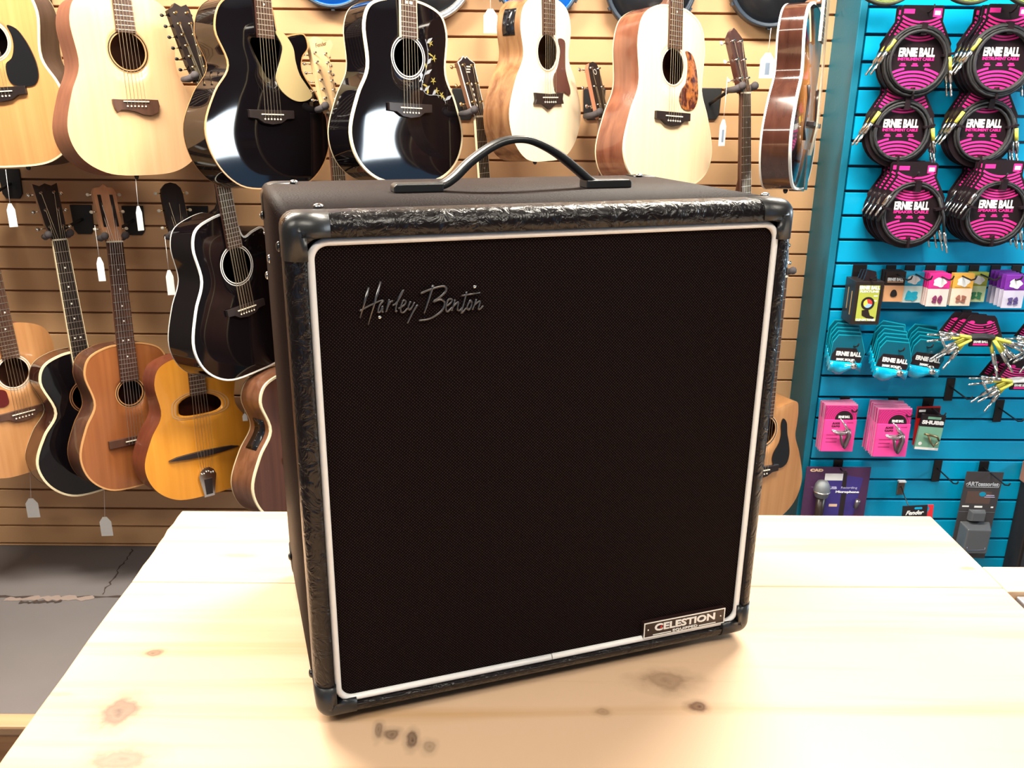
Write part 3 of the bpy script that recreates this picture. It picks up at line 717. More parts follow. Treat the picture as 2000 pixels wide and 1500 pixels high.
    bh = .009 if bridge not in ('float',) else .02
    b = MB(); b.prism([(p[0], sz+p[1]) for p in BR], ya-bh, ya+.002); br = b.build('bridge', bridgem, root, bevel=.001)
    sy = ya-bh-.003
    if bridge not in ('moustache', 'float'):
        MB().box((-.037, sy, sz-.0015), (.037, ya-bh+.001, sz+.0015)).build('saddle', bone, br)
    sp = .0105 if strings == 6 else .0105
    pins = bridge in ('belly', 'winged', 'wave')
    if pins and detail:
        for i in range(6):
            b = MB(); b.ball((-.0265+.0106*i, ya-bh-.001, sz-.0135), .0028, .0024, .0028, 8); b.build('bridge_pin', bone, br)
    tail = None
    if key == 'A4':
        b = MB(); b.use(nickel); b.prism([(-.018, .004), (.018, .004), (.030, .072), (.022, .090), (.008, .100), (-.008, .100), (-.022, .090), (-.030, .072)], ya-.008, ya-.003)
        b.use(ebony); b.prism([(-.011, .006), (.011, .006), (.014, .060), (-.014, .060)], ya-.0095, ya-.0078)
        b.use(nickel)
        for i in range(6): b.ball((-.02+.008*i, ya-.009, .080+(.006 if i in (2, 3) else 0)), .0035)
        b.box((-.018, ya-.006, -.003), (.018, .02, .005)); b.build('tailpiece', nickel, root)
    if archtop:
        b = MB(); b.prism([(-.02, .0), (.02, .0), (.028, .11), (-.028, .11)], ya-.006, ya-.003); b.box((-.02, -.010, -.004), (.02, .025, .003)); b.build('tailpiece', nickel, root)
        for s_ in (-1, 1):
            b = MB(); b.tube([(s_*.075, ya*.8-.002, L*.27), (s_*.088, ya*.75-.002, L*.33), (s_*.076, ya*.8-.002, L*.42), (s_*.068, ya*.85-.002, L*.5), (s_*.080, ya*.7-.002, L*.56)], [.006, .004, .005, .004, .006], 8, flat=.3); b.build('f_hole', ebony, root)
    # fretboard
    zf = (zh+hr-.001 if not hole else max(p[1] for p in hole)-.002) if not archtop else L*.80
    if key == 'G3': zf = .413
    fy1 = ya-.0005; fy0 = -.0115 if not archtop else -.024
    if archtop: fy1 = fy0+.007
    wb, wn = (.0275, .0215) if not classical else (.030, .0255)
    wid = lambda zz: wb+(wn-wb)*(zz-zf)/(N-zf)
    b = MB(); b.use(fb)
    P = [(-wb, zf), (wb, zf), (wn, N), (-wn, N)]
    b.prism(P, fy0, fy1 if not archtop else fy1)
    scale = N-sz
    b.use(fretm); k = 1
    while True:
        zz = sz+scale/2**(k/12)
        if zz < zf+.004 or k > 22: break
        w_ = wid(zz); b.box((-w_, fy0-.0011, zz-.0009), (w_, fy0+.0004, zz+.0009)); k += 1
    if inlay:
        b.use(pearl)
        for f_ in (3, 5, 7, 9, 12, 15):
            if f_ >= k: break
            zz = sz+scale*(2**(-f_/12)+2**(-(f_-1)/12))/2
            for ox in ((-.009, .009) if f_ == 12 else (0,)):
                if inlay == 'block': b.box((ox-.013, fy0-.0004, zz-.004), (ox-.002, fy0+.0002, zz+.004)); b.box((ox+.002, fy0-.0004, zz-.004), (ox+.013, fy0+.0002, zz+.004))
                else: b.prism([(ox+.003*math.cos(t*PI/4), zz+.003*math.sin(t*PI/4)) for t in range(8)], fy0-.0004, fy0+.0002)
    b.build('fretboard', fb, root)
    if fbbind:
        b = MB()
        for s_ in (-1, 1): b.prism(sorted([(s_*(wb+.0022), zf), (s_*wb, zf), (s_*wn, N), (s_*(wn+.0022), N)], key=lambda q: 0) if s_ > 0 else [(s_*wb, zf), (s_*(wb+.0022), zf), (s_*(wn+.0022), N), (s_*wn, N)], fy0-.0004, fy0+.0075)
        b.build('fretboard_binding', fbbind, root)
    # neck and heel
    b = MB(); rings = []
    base = fy0+.0065
    secs = [(L-.012, wb*.93, d*.72), (L+.004, wb*.80, d*.66), (L+.016, wb*.72, d*.42), (L+.034, wb*.84, .030), (L+.07, wn*1.14, .019), (N-.05, wn*1.02, .016), (N-.012, wn, .015), (N+.012, wn, .018)]
    for (zz, hw, dp) in secs:
        zz0 = zz if zz > L else L-.003
        rings.append([b.vert((hw*math.cos(a)*(1 if abs(math.cos(a)) > .01 else 0)*(1 if dp < .04 else .8+.2*abs(math.cos(a))), base+dp*math.sin(a), zz0)) for a in [PI*i/10 for i in range(11)]])
    for A, B_ in zip(rings, rings[1:]):
        for j in range(len(A)): q = (j+1) % len(A); b.face((A[j], A[q], B_[q], B_[j]), True)
    b.face(rings[0]); b.face(rings[-1]); b.build('neck', neck, root)
    MB().box((-wn, fy0-.0015, N-.0005), (wn, fy0+.0065, N+.0045)).build('nut', bone, root)
    # headstock
    tilt = math.radians(13); Mh = Matrix.Translation((0, fy0+.0025, N+.0045)) @ Matrix.Rotation(-tilt, 4, 'X')
    HPt = HEADS[head]
    b = MB(); b.M = Mh; b.use(headwood or neck); b.prism(HPt, .0022, .016); b.use(headface)
    if slots:
        for s_ in (-1, 1): pass
        q = lambda pts: b.prism(pts, 0, .0021)
        hl = HPt[3][1]
        b.prism(HPt, 0, .0021)
        b.use(ebony)
        for s_ in (-1, 1): b.prism([(s_*.019-.0055, .045), (s_*.019+.0055, .045), (s_*.019+.0055, .148), (s_*.019-.0055, .148)], -.0006, .0005)
    else: b.prism(HPt, 0, .0021)
    if key == 'H1':
        b.use(whiteb); b.tube([(p[0]*1.02, .0005, p[1]) for p in HPt], .0018, 6)
    hd = b.build('headstock', neck, root)
    npegs = strings//2; top_z = {'long': .19, 'hook': .175}.get(head, .150); bot = .040
    bts = buttons or pegs; posts = []
    for s_ in (-1, 1):
        for i in range(npegs):
            zz = bot+(top_z-bot)*i/(npegs-1)
            b = MB(); b.M = Mh; b.use(pegs)
            px_ = s_*.0195
            if slots:
                b.tube([(px_-.005, .004, zz), (px_+.005, .004, zz)], .0038, 8); b.use(pegs); b.tube([(s_*.034, .008, zz), (s_*.044, .008, zz)], .002, 6); b.use(bts); b.ball((s_*.050, .008, zz), .0065, .003, .0055, 8)
                posts.append((px_, .001, zz))
            else:
                b.lathe([(.0045, 0), (.0045, .0015), (.0028, .002), (.0028, .009), (.0031, .0092)], 10, Matrix.Translation((px_, 0, zz)) @ Matrix.Rotation(PI/2, 4, 'X'))
                b.box((px_-.006, .0162, zz-.005), (px_+.006, .022, zz+.005)); b.tube([(s_*.026, .019, zz), (s_*.043, .019, zz)], .0019, 6); b.use(bts); b.ball((s_*.0495, .019, zz), .0072, .0032, .0066 if strings == 6 else .005, 8)
                posts.append((px_, -.006, zz))
            b.build('tuning_peg', pegs, root)
    # strings
    ns = strings
    for i in range(6):
        xs = -.0265+.0106*i; xn = -.018+.0072*i
        pz = posts[(i if i < 3 else 0)] if False else None
        side_i = (0, i) if i < 3 else (1, 5-i)
        idx = side_i[0]*npegs+min(int((side_i[1])*(npegs/3)), npegs-1); ptp = Mh @ V(posts[idx])
        pts = [(xs, ya-bh-.001, sz-.012), (xs, sy-.0003, sz), (xn, fy0-.0022, N+.002), tuple(ptp)]
        if bridge in ('moustache', 'float'): pts = [(xs*.7, ya-.008, .095), (xs, ya-bh-.0005, sz), (xn, fy0-.0022, N+.002), tuple(ptp)]
        for o2 in ((0,) if ns == 6 else (-.0012, .0012)):
            pass
        b = MB()
        for o2 in ((0,) if ns == 6 else (-.0013, .0013)): b.tube([(p[0]+o2, p[1], p[2]) for p in pts], .00055 if i > 2 else .0008, 4, cap=False)
        b.build('string', steelstr if not classical else silverstr, root)
    dome(root, (0, d*.45, .0005), '-z', r=.007, h=.012, mt=blackp if bind is not orangeb else ivory, name='strap_button')
    if preamp:
        t0, t1 = preamp; b = MB()
        left = [p for p in O if p[0] < 0]; sel = sorted([p for p in left if t0*L <= p[1] <= t1*L], key=lambda p: p[1])
        pts = [(p[0]-.0022, p[1]) for p in sel]
        A = [b.vert((p[0], dep(p[1])*.25, p[1])) for p in pts]; B_ = [b.vert((p[0], dep(p[1])*.75, p[1])) for p in pts]
        A2 = [b.vert((p[0]+.003, dep(p[1])*.25, p[1])) for p in pts]; B2 = [b.vert((p[0]+.003, dep(p[1])*.75, p[1])) for p in pts]
        for j in range(len(pts)-1):
            b.face((A[j], A[j+1], B_[j+1], B_[j]), True); b.face((A[j], A[j+1], A2[j+1], A2[j])); b.face((B_[j], B_[j+1], B2[j+1], B2[j]))
        b.face((A[0], B_[0], B2[0], A2[0])); b.face((A[-1], B_[-1], B2[-1], A2[-1])); pn = b.build('preamp_panel', blackp, root)
        for i in range(3):
            p = pts[len(pts)*(i+1)//4]; MB().ball((p[0]-.001, dep(p[1])*.5, p[1]), .0035).build('preamp_knob', plast, pn)
    if extra: extra(root, M, dict(L=L, ya=ya, sz=sz, zh=zh, Mh=Mh, N=N, O=O, dep=dep))
    return root, M
NUTS = {}
def world_nut(key):
    q = GP[key]; M = Matrix.Rotation(q[3], 4, 'Z') @ Matrix.Rotation(q[4], 4, 'X') @ Matrix.Rotation(q[5], 4, 'Y')
    return V((q[0], q[1], q[2])) + M @ V((0, .0, q[6]+q[15])), M
# slatwall hanger: back plate on the wall, arm, padded yoke round the neck
hookm = mat('black hanger metal', (0.012, 0.012, 0.013), 0.5); foam = mat('grey foam pad', (0.075, 0.065, 0.07), 0.85)
def hanger(key, label, plate=None):
    nut, M = world_nut(key)
    ctr = nut + M @ V((0, .012, .017))
    if plate: pc = at(plate[0], plate[1], YW-.004)
    else: pc = V((ctr.x+.04, YW-.004, ctr.z+.02))
    pc = V((pc.x, YW, pc.z)); t = thing('guitar_hanger', label, 'guitar hanger', pc, None, 'hangers on the tan slatwall')
    I = -pc
    b = MB(); P = [(-.036, .048), (.036, .048), (.033, -.035), (.022, -.050), (-.022, -.050), (-.033, -.035)]
    b.prism(P, -.010, -.0015); b.build('back_plate', hookm, t, bevel=.002)
    tip = ctr + M @ V((0, .030, 0)) - pc
    b = MB(); b.tube([(0, -.009, 0), (tip.x*.1, -.03, tip.z*.1), tuple(tip)], .0055, 8); b.build('arm', hookm, t)
    for s_ in (-1, 1):
        b = MB(); pts = [tip, ctr + M @ V((s_*.030, .026, -.004)) - pc, ctr + M @ V((s_*.035, -.004, -.004)) - pc, ctr + M @ V((s_*.033, -.030, .004)) - pc]
        b.tube([tuple(p) for p in pts], [.007, .0085, .010, .0105], 10); b.ball(tuple(pts[-1]), .0125); b.build('padded_prong', foam, t)
    return t
def price_tag(top, length, w, h, ang, label, tilt=0.0, shape='tag', mt=None, printed=False):
    "white tag on a thread hanging from a point"
    t = thing('price_tag', label, 'price tag', top, (0, 0, ang), 'white price tags hanging on threads')
    paper = mat('white card tag', (0.86, 0.86, 0.84), 0.7)
    b = MB(); b.tube([(0, 0, 0), (tilt*length*.5, 0, -length*.5), (tilt*length, 0, -length)], .0007, 5); b.build('thread', paper, t)
    c = tilt*length
    P = [(c-w*.18, -length+.004), (c+w*.18, -length+.004), (c+w/2, -length-h*.22), (c+w/2, -length-h), (c-w/2, -length-h), (c-w/2, -length-h*.22)]
    b = MB(); b.use(paper); b.prism(P, -.0006, .0006)
    if printed:
        b.use(mat('blue grey print', (.25, .33, .45), .7)); b.box((c-w*.12, -.0009, -length-h*.85), (c+w*.2, -.0006, -length-h*.35))
    b.build('card', paper, t); return t

# --- upper row -------------------------------------------------------------
make_guitar('G1', 'amber spruce acoustic guitar with black pickguard at the top left edge', spruce_or, darkrose, bind=cream, pg=[(.054,.387),(.078,.377),(.097,.349),(.111,.314),(.119,.279),(.117,.244),(.101,.225),(.062,.223),(.034,.233),(.027,.255),(.030,.285),(.050,.300),(.062,.330),(.062,.360)])
make_guitar('G2', 'pale spruce acoustic guitar with matt brown sides and curved brown bridge, upper row', spruce, mahog, bind=None, bind_back=None, bridge='wave', bridgem=rosew, rosm=orangeb)
def hawk(root, M, g): pass
make_guitar('G3', 'glossy black cutaway acoustic guitar with gold tan pickguard and triangular soundhole', blackg, blackg, bind=orangeb, cut=1, hole=[(-.046,.412),(-.010,.414),(.025,.414),(.048,.410),(.050,.395),(.043,.368),(.030,.335),(.018,.310),(.008,.304),(-.004,.310),(-.020,.338),(-.040,.375),(-.050,.398)],
            pg=[(.036,.434),(.055,.436),(.080,.416),(.094,.392),(.098,.358),(.110,.321),(.133,.292),(.150,.267),(.135,.253),(.098,.247),(.066,.257),(.036,.281),(.026,.308),(.036,.337),(.049,.367),(.056,.395)], pgm=tanpg, ros=False, neck=blackg, bindw=.003)
def vine(root, M, g):
    b = MB(); y = g['ya']-.001
    P = catmull([(.062, .401), (.068, .378), (.070, .349), (.062, .319), (.050, .289), (.046, .268), (.064, .251), (.104, .251), (.126, .244), (.134, .228)], 4, closed=False)
    b.use(mat('silver grey inlay', (.30, .32, .36), .4)); b.tube([(x, y, z) for x, z in P], .0009, 5)
    for i in range(2, len(P)-2, 2):
        x, z = P[i]; s_ = 1 if i % 4 else -1
        b.use(mat('silver grey inlay', (0,)*3) if i % 3 else mat('ochre inlay', (.34, .27, .06), .4))
        dx, dz = .016*(1 if s_ > 0 else -.4)+.003*(i % 5), .012*s_*(1 if i % 3 else -1)+.006
        b.prism([(x, z), (x+dx*.5-.003, z+dz*.5+.004), (x+dx, z+dz), (x+dx*.5+.003, z+dz*.5-.004)], y-.0006, y+.001)
    for (fx, fz) in ((.092, .352), (.088, .290), (.100, .262), (.118, .252), (.080, .392)):
        b.use(mat('ochre inlay', (.34, .27, .06), .4))
        for a in range(5):
            an = a*2*PI/5+fx*40; b.prism([(fx, fz), (fx+.004*math.cos(an-.4), fz+.004*math.sin(an-.4)), (fx+.011*math.cos(an), fz+.011*math.sin(an)), (fx+.004*math.cos(an+.4), fz+.004*math.sin(an+.4))], y-.0006, y+.001)
    tag(b.build('vine_inlay', None, root), 'floral vine inlay in silver and ochre')
make_guitar('G4', 'glossy black dreadnought guitar with cream binding and floral vine inlay', blackg, blackg, bind=cream, rosm=whiteb, fbbind=cream, extra=vine, inlay='block', bindw=.006, neck=blackg)
make_guitar('G5', 'small bleached spruce guitar with striped brown sides and black preamp panel', spruce_w, sapele, bind=None, bridge='winged', pg=[(.052,.345),(.083,.341),(.086,.300),(.088,.262),(.100,.232),(.114,.203),(.112,.190),(.096,.192),(.078,.198),(.055,.196),(.040,.197),(.030,.212),(.028,.240),(.046,.262),(.058,.290),(.062,.315)], pgm=brownpg, preamp=(.76, .93))
make_guitar('G6', 'pale spruce dreadnought with tortoiseshell pickguard and reddish rosewood sides', spruce_p, rosebody, bind=cream, pg=[(.052,.389),(.078,.384),(.099,.355),(.111,.310),(.114,.263),(.101,.236),(.072,.226),(.042,.234),(.030,.258),(.040,.283),(.058,.303),(.064,.335),(.062,.368)], pgm=tort)
make_guitar('G7', 'tobacco sunburst archtop guitar seen nearly from the side, beside the blue display', burst, darkbr, bind=whiteb, archtop=True, bridge='float', fbbind=cream, bindw=.006)
# --- lower row -------------------------------------------------------------
make_guitar('G8', 'glossy black cutaway twelve string guitar with white binding beside the speaker cabinet', blackg, blackg, bind=whiteb, cut=1, head='long', strings=12, buttons=blackp, pegs=gold, rosm=whiteb, bindw=.005, neck=blackg, inlay=False)
make_guitar('A1', 'natural spruce guitar with long brown bridge at the left edge, lower row', natural, mahog, bind=None, pg=[(-.053,.299),(-.038,.291),(-.034,.271),(-.036,.247),(-.051,.240),(-.070,.244),(-.088,.257),(-.079,.302)], pgm=redpg, bridgem=rosew)
make_guitar('A2', 'black acoustic guitar with thick cream binding, second from the left in the lower row', blackg, darkbr, bind=cream, head='notch', rosm=tortb, fbbind=cream, fb=ebony, pegs=nickel, bindw=.006)
make_guitar('A3', 'brown classical guitar with slotted reddish headstock hanging in the lower row', brownt, browns, bind=orangeb, classical=True, head='slot', headface=headnat, headwood=headnat, slots=True, bridge='square', bridgem=rosew, buttons=ivory, rosm=orangeb, fb=rosew, neck=neckw)
make_guitar('A4', 'orange yellow gypsy jazz guitar with oval soundhole and moustache bridge', gypsyt, gypsys, bind=None, head='slotround', headface=ebony, headwood=ebony, slots=True, pegs=gold, buttons=ivory, bridge='moustache', hole=catmull([(-.070,.312),(-.066,.332),(-.045,.346),(-.013,.353),(.020,.352),(.055,.340),(.075,.320),(.075,.300),(.054,.288),(.004,.285),(-.045,.287),(-.068,.296)], 3), rosm=rosed)
make_guitar('A5', 'dark mahogany guitar with cream binding and black side panel, behind the cabinet', mahtop, mahside, bind=cream, preamp=(.50, .72), bindw=.006)
make_guitar('A6', 'golden brown cutaway guitar with black teardrop pickguard right of the cabinet', natural, natural, bind=None, cut=1, pg=[(.077,.385),(.092,.370),(.100,.331),(.111,.298),(.120,.253),(.113,.221),(.089,.207),(.062,.218),(.049,.241),(.053,.268),(.070,.298),(.075,.329),(.070,.367)], rosm=spruce)
def crest(root, M, g):
    b = MB(); b.M = g['Mh']; b.use(pearl)
    for i in range(3): b.box((-.012+i*.004, -.0008, .128+i*.008), (.006+i*.004, -.0001, .132+i*.008))
    for i in range(5): b.ball((0, -.0003, .03+i*.016), .0035, .0006, .005, 6)
    b.build('headstock_inlay', pearl, root)
make_guitar('H1', 'guitar with white bound black headstock and fretboard, behind the cabinet handle', spruce, mahog, bind=cream, head='book', pegs=gold, fbbind=cream, fb=ebony, extra=crest)
make_guitar('H2', 'guitar with small round black headstock and salmon edge, between the two pale guitars', spruce, mahog, head='round', headwood=salmon, extra=lambda r, M, g: (lambda b: (setattr(b, 'M', g['Mh']), annulus(b, (0, .140), .006, .0085, -.0008, 20), b.build('headstock_logo', pearl, r)))(MB()))
make_guitar('H3', 'brown guitar with pointed dark headstock and pearl tuners, above the cabinet right corner', natural, darkbr, head='point', headface=darkbr, headwood=darkbr, neck=darkbr, buttons=pearl, fb=rosew, bind=tortb)
def fend(root, M, g):
    Mh = g['Mh']; o = text('headstock_lettering', 'Fender', .012, .046, mat('brown ink', (.10, .04, .02), .5), root, (0, 0, 0), shear=.4)
    o.matrix_local = Mh @ Matrix.Translation((.012, -.0006, .204)) @ Matrix.Rotation(-.25, 4, 'Y') @ Matrix.Rotation(PI/2, 4, 'X')
make_guitar('H4', 'maple necked twelve string guitar with pale hooked headstock, between the black guitars', natural, mahog, head='hook', headface=maple, headwood=maple, strings=12, fb=rosew, extra=fend)
HP_ = {'G1': (None, 'hanger holding the amber guitar with black pickguard'), 'G2': (None, 'hanger holding the pale spruce guitar with curved bridge'), 'G3': (None, 'hanger holding the black guitar with gold tan pickguard'), 'G4': (None, 'hanger holding the black guitar with vine inlay'),
 'G5': (None, 'hanger holding the small bleached spruce guitar'), 'G6': (None, 'hanger holding the spruce guitar with tortoiseshell pickguard'), 'G7': (None, 'hanger holding the sunburst archtop guitar'), 'G8': (None, 'hanger holding the black twelve string guitar'),
 'A1': ((22, 358), 'black hanger on the slatwall at the left edge below the amber guitar'), 'A2': ((162, 428), 'black hanger holding the black guitar with notched headstock'), 'A3': ((262, 430), 'black hanger holding the classical guitar with slotted headstock'),
 'A4': ((388, 430), 'black hanger behind the black cutaway guitar, holding the gypsy jazz guitar'), 'A5': (None, 'hanger holding the dark mahogany guitar behind the cabinet'), 'A6': (None, 'hanger holding the golden brown cutaway guitar'),
 'H1': ((905, 203), 'black hanger holding the guitar with white bound headstock'), 'H2': ((1160, 203), 'black hanger holding the guitar with salmon edged headstock'), 'H3': ((1386, 202), 'black hanger holding the guitar with pointed brown headstock'), 'H4': (None, 'hanger holding the maple necked twelve string guitar')}
for k, (pl, lb) in HP_.items(): hanger(k, lb, pl)
# price tags
def tg(px0, py0, px1, py1, px2, py2, Y, label, w=None, ang=0, printed=False):
    a = at(px0, py0, Y); c = at(px1, py1, Y); e = at(px2, py2, Y)
    ln = a.z-c.z; price_tag(a, ln, w or .035, c.z-e.z, ang, label, tilt=(c.x-a.x)/max(ln, 1e-3), printed=printed)
tg(11, 331, 20, 400, 30, 443, 2.60, 'price tag below the amber guitar at the left edge', .022, .6)
tg(265, 350, 270, 405, 272, 450, 2.60, 'price tag below the pale guitar with curved bridge', .018, .8)
tg(185, 440, 194, 505, 197, 549, 2.62, 'price tag beside the slotted reddish headstock', .020, .3)
tg(322, 462, 330, 530, 336, 576, 2.62, 'price tag against the left edge of the black twelve string guitar', .022, .3)
tg(58, 896, 61, 975, 63, 1010, 2.74, 'price tag below the black guitar with cream binding', .042, .1)
tg(203, 930, 205, 1011, 207, 1046, 2.74, 'price tag below the brown classical guitar', .040, .1, )
tg(958, -20, 958, 20, 958, 65, 2.86, 'large price tag left of the small bleached spruce guitar', .042)
tg(1506, 55, 1500, 106, 1499, 153, 2.60, 'price tag with blue print left of the sunburst archtop', .040, 0, True)
tg(1421, 150, 1413, 236, 1407, 285, 2.64, 'narrow price tag hanging from the pointed brown headstock', .024, .5, True)
tg(478, 800, 478, 810, 480, 822, 2.70, 'small price tag left of the dark mahogany guitar', .016, .2)
# a brown guitar case-like body hung higher, between the two leftmost guitars
def drum(name, label, c, r, shell, face, rim, deep, group=None, hoop=.012):
    t = thing(name, label, 'hand drum', c, None, group)
    b = MB(); Mx = Matrix.Rotation(PI/2, 4, 'X')
    b.lathe([(r-.004, 0), (r-.001, .004), (r, deep*.5), (r-.001, deep-.004), (r-.006, deep), (r-hoop, deep-.003), (r-hoop, deep-.012), (.01, deep-.012)], 56, Mx); b.build('shell', shell, t)
    b = MB(); b.lathe([(r-hoop-.001, deep-.012), (r-hoop*1.1, deep-.0105), (r*.60, deep-.0105), (r*.58, deep-.009), (.01, deep-.009)], 56, Mx); b.build('drum_head', face, t)
    b = MB(); b.tube([((r-.003)*math.cos(2*PI*i/56), -deep+.001, (r-.003)*math.sin(2*PI*i/56)) for i in range(56)], .0045, 8, closed=True); b.build('hoop', rim, t)
    for i in range(6):
        a = 2*PI*i/6+PI/2*3; b = MB(); b.box((-.005, -deep+.003, -.004), (.005, -deep*.45, .006), Matrix.Rotation(-a+PI/2, 4, 'Y') @ Matrix.Translation((0, 0, r+.001))); b.build('tension_lug', rim, t)
    return t
bl = mat('bright blue lacquer', (0.01, 0.13, 0.50), .2); blk = mat('black drum skin', (.012, .013, .016), .25); slate = mat('slate blue hoop', (.035, .05, .075), .35); chr_ = mat('pale chrome hoop', (.62, .62, .62), .25, .8)
wd = .86
Yd = YW-.0
for (px, py, rpx, sh, fc, rm, lb) in ((645, -77, 85, bl, bl, slate, 'bright blue hand drum at the top edge between the black guitars'), (828, -66, 101, chr_, blk, chr_, 'hand drum with a wide pale chrome hoop behind the floral black guitar'),
    (1052, -48, 85, bl, bl, slate, 'bright blue hand drum behind the small bleached guitar'), (1273, -33, 90, slate, blk, slate, 'black hand drum with slate blue hoop behind the tortoiseshell pickguard guitar'), (1512, -40, 86, slate, blk, slate, 'black hand drum with slate blue hoop left of the archtop guitar')):
    c = at(px, py, YW-.05); rr = rpx/ (F_PX/((c-CAM).dot(fw)))
    drum('hand_drum', lb, (c.x, YW-.0015, c.z), rr, sh, fc, rm, .05, 'hand drums hung along the top of the wall', .022 if sh is chr_ else .012)
# dark case hung behind the two leftmost guitars
casem = wood('dark brown case', (0.012, 0.008, 0.008), (0.02, 0.012, 0.011), .5, 0)
c0 = at(86, 270, 2.86); c1_ = at(96, -60, 2.86)
t = thing('instrument_case', 'nearly black instrument case hung behind the two leftmost guitars', 'instrument case', (c0.x-.02, YW-.002, c0.z))
b = MB(); hh = c1_.z-c0.z
b.prism(catmull([(-.10, 0), (.04, 0), (.058, .08), (.050, .3), (.056, .45), (.066, hh), (-.10, hh)], 4), -.085, 0); b.build('shell', casem, t, bevel=.006)
b = MB(); b.prism([(.050, .05), (.075, .07), (.070, .3), (.078, hh), (.064, hh), (.052, .3)], -.075, -.006); b.build('lid_edge', mat('black case edge', (.012, .010, .010), .5), t)
b = MB()
b.box((.058, -.095, .25), (.066, -.075, .262)); b.build('latch', gold, t)
# ------------------------------------------------------------------ goods on the blue slatwall
magenta = mat('magenta print', (0.80, 0.03, 0.28), .4); cardb = mat('black card', (0.016, 0.009, 0.012), .3, spec=.6); whitep2 = mat('white print', (0.85, 0.85, 0.85), .5)
cablem = mat('black cable jacket', (0.018, 0.018, 0.020), .5, bump=(900, .5)); greenc = mat('green black woven cable', (0.28, 0.36, 0.10), .6, bump=(500, .6)); darkc = mat('dark cable jacket', (.03, .035, .02), .6)
yellow = mat('yellow sleeve', (0.72, 0.68, 0.10), .4); plugm = mat('nickel plug', (0.80, 0.78, 0.74), .22, 1.0)
hookb = mat('black wire hook', (0.010, 0.008, 0.009), .4); clearp = mat('clear blister plastic', (.9, .92, .95), .08, trans=1.0)
def slat_hook(p, length, label, drop=.055, droopx=0.0, plate=.032):
    "p: point on the blue wall where the plate hangs in a groove"
    t = thing('display_hook', label, 'hook', (p.x, YB, p.z), None, 'black display hooks on the blue slatwall')
    MB().box((-plate/2, -.006, -drop), (plate/2, -.0005, .004)).build('hook_plate', hookb, t, bevel=.001)
    b = MB(); z = -drop*.35
    b.tube([(0, -.005, z), (0, -.02, z), (0, -length+.02, z-.004), (0, -length, z+.004), (0, -length-.006, z+.014)], .0026, 6); b.build('hook_rod', hookb, t)
    return t
def arcs(b, cx, cz, radii, wdt, a0, a1, inside, y):
    for r in radii:
        n = 36; run = []
        for i in range(n+1):
            a = a0+(a1-a0)*i/n; p = (cx+r*math.cos(a), cz+r*math.sin(a)); q = (cx+(r+wdt)*math.cos(a), cz+(r+wdt)*math.sin(a))
            if inside(p) and inside(q): run.append((b.vert((p[0], y, p[1])), b.vert((q[0], y, q[1]))))
            else: run.append(None)
        for u_, v_ in zip(run, run[1:]):
            if u_ and v_: b.face((u_[0], v_[0], v_[1], u_[1]))
def halfw(z):
    if z > .105: return .060
    if z > .045: return .060+(.105-z)/.06*.034
    return math.sqrt(max(.100**2-z*z, 0))
def plug(parent, base, d, sleeve=True, scale=1.0, bent=False, name='jack_plug', sl=.030):
    b = MB(); base = V(base); d = V(d).normalized(); p = base
    if sleeve: b.use(yellow); b.tube([p, p+d*sl*scale], .0048*scale, 8); p = p+d*sl*scale
    b.use(plugm); q = p+d*.030*scale; b.tube([p, p+d*.006*scale, q], [.0042*scale, .0056*scale, .0056*scale], 8)
    if bent: d = (d*.25+V((d.z, 0, -d.x))*(1 if bent > 0 else -1)).normalized()
    b.tube([q, q+d*.024*scale, q+d*.026*scale, q+d*.030*scale, q+d*.034*scale], [.0032*scale, .0032*scale, .0022*scale, .0034*scale, .001], 8)
    return b.build(name, plugm, parent)
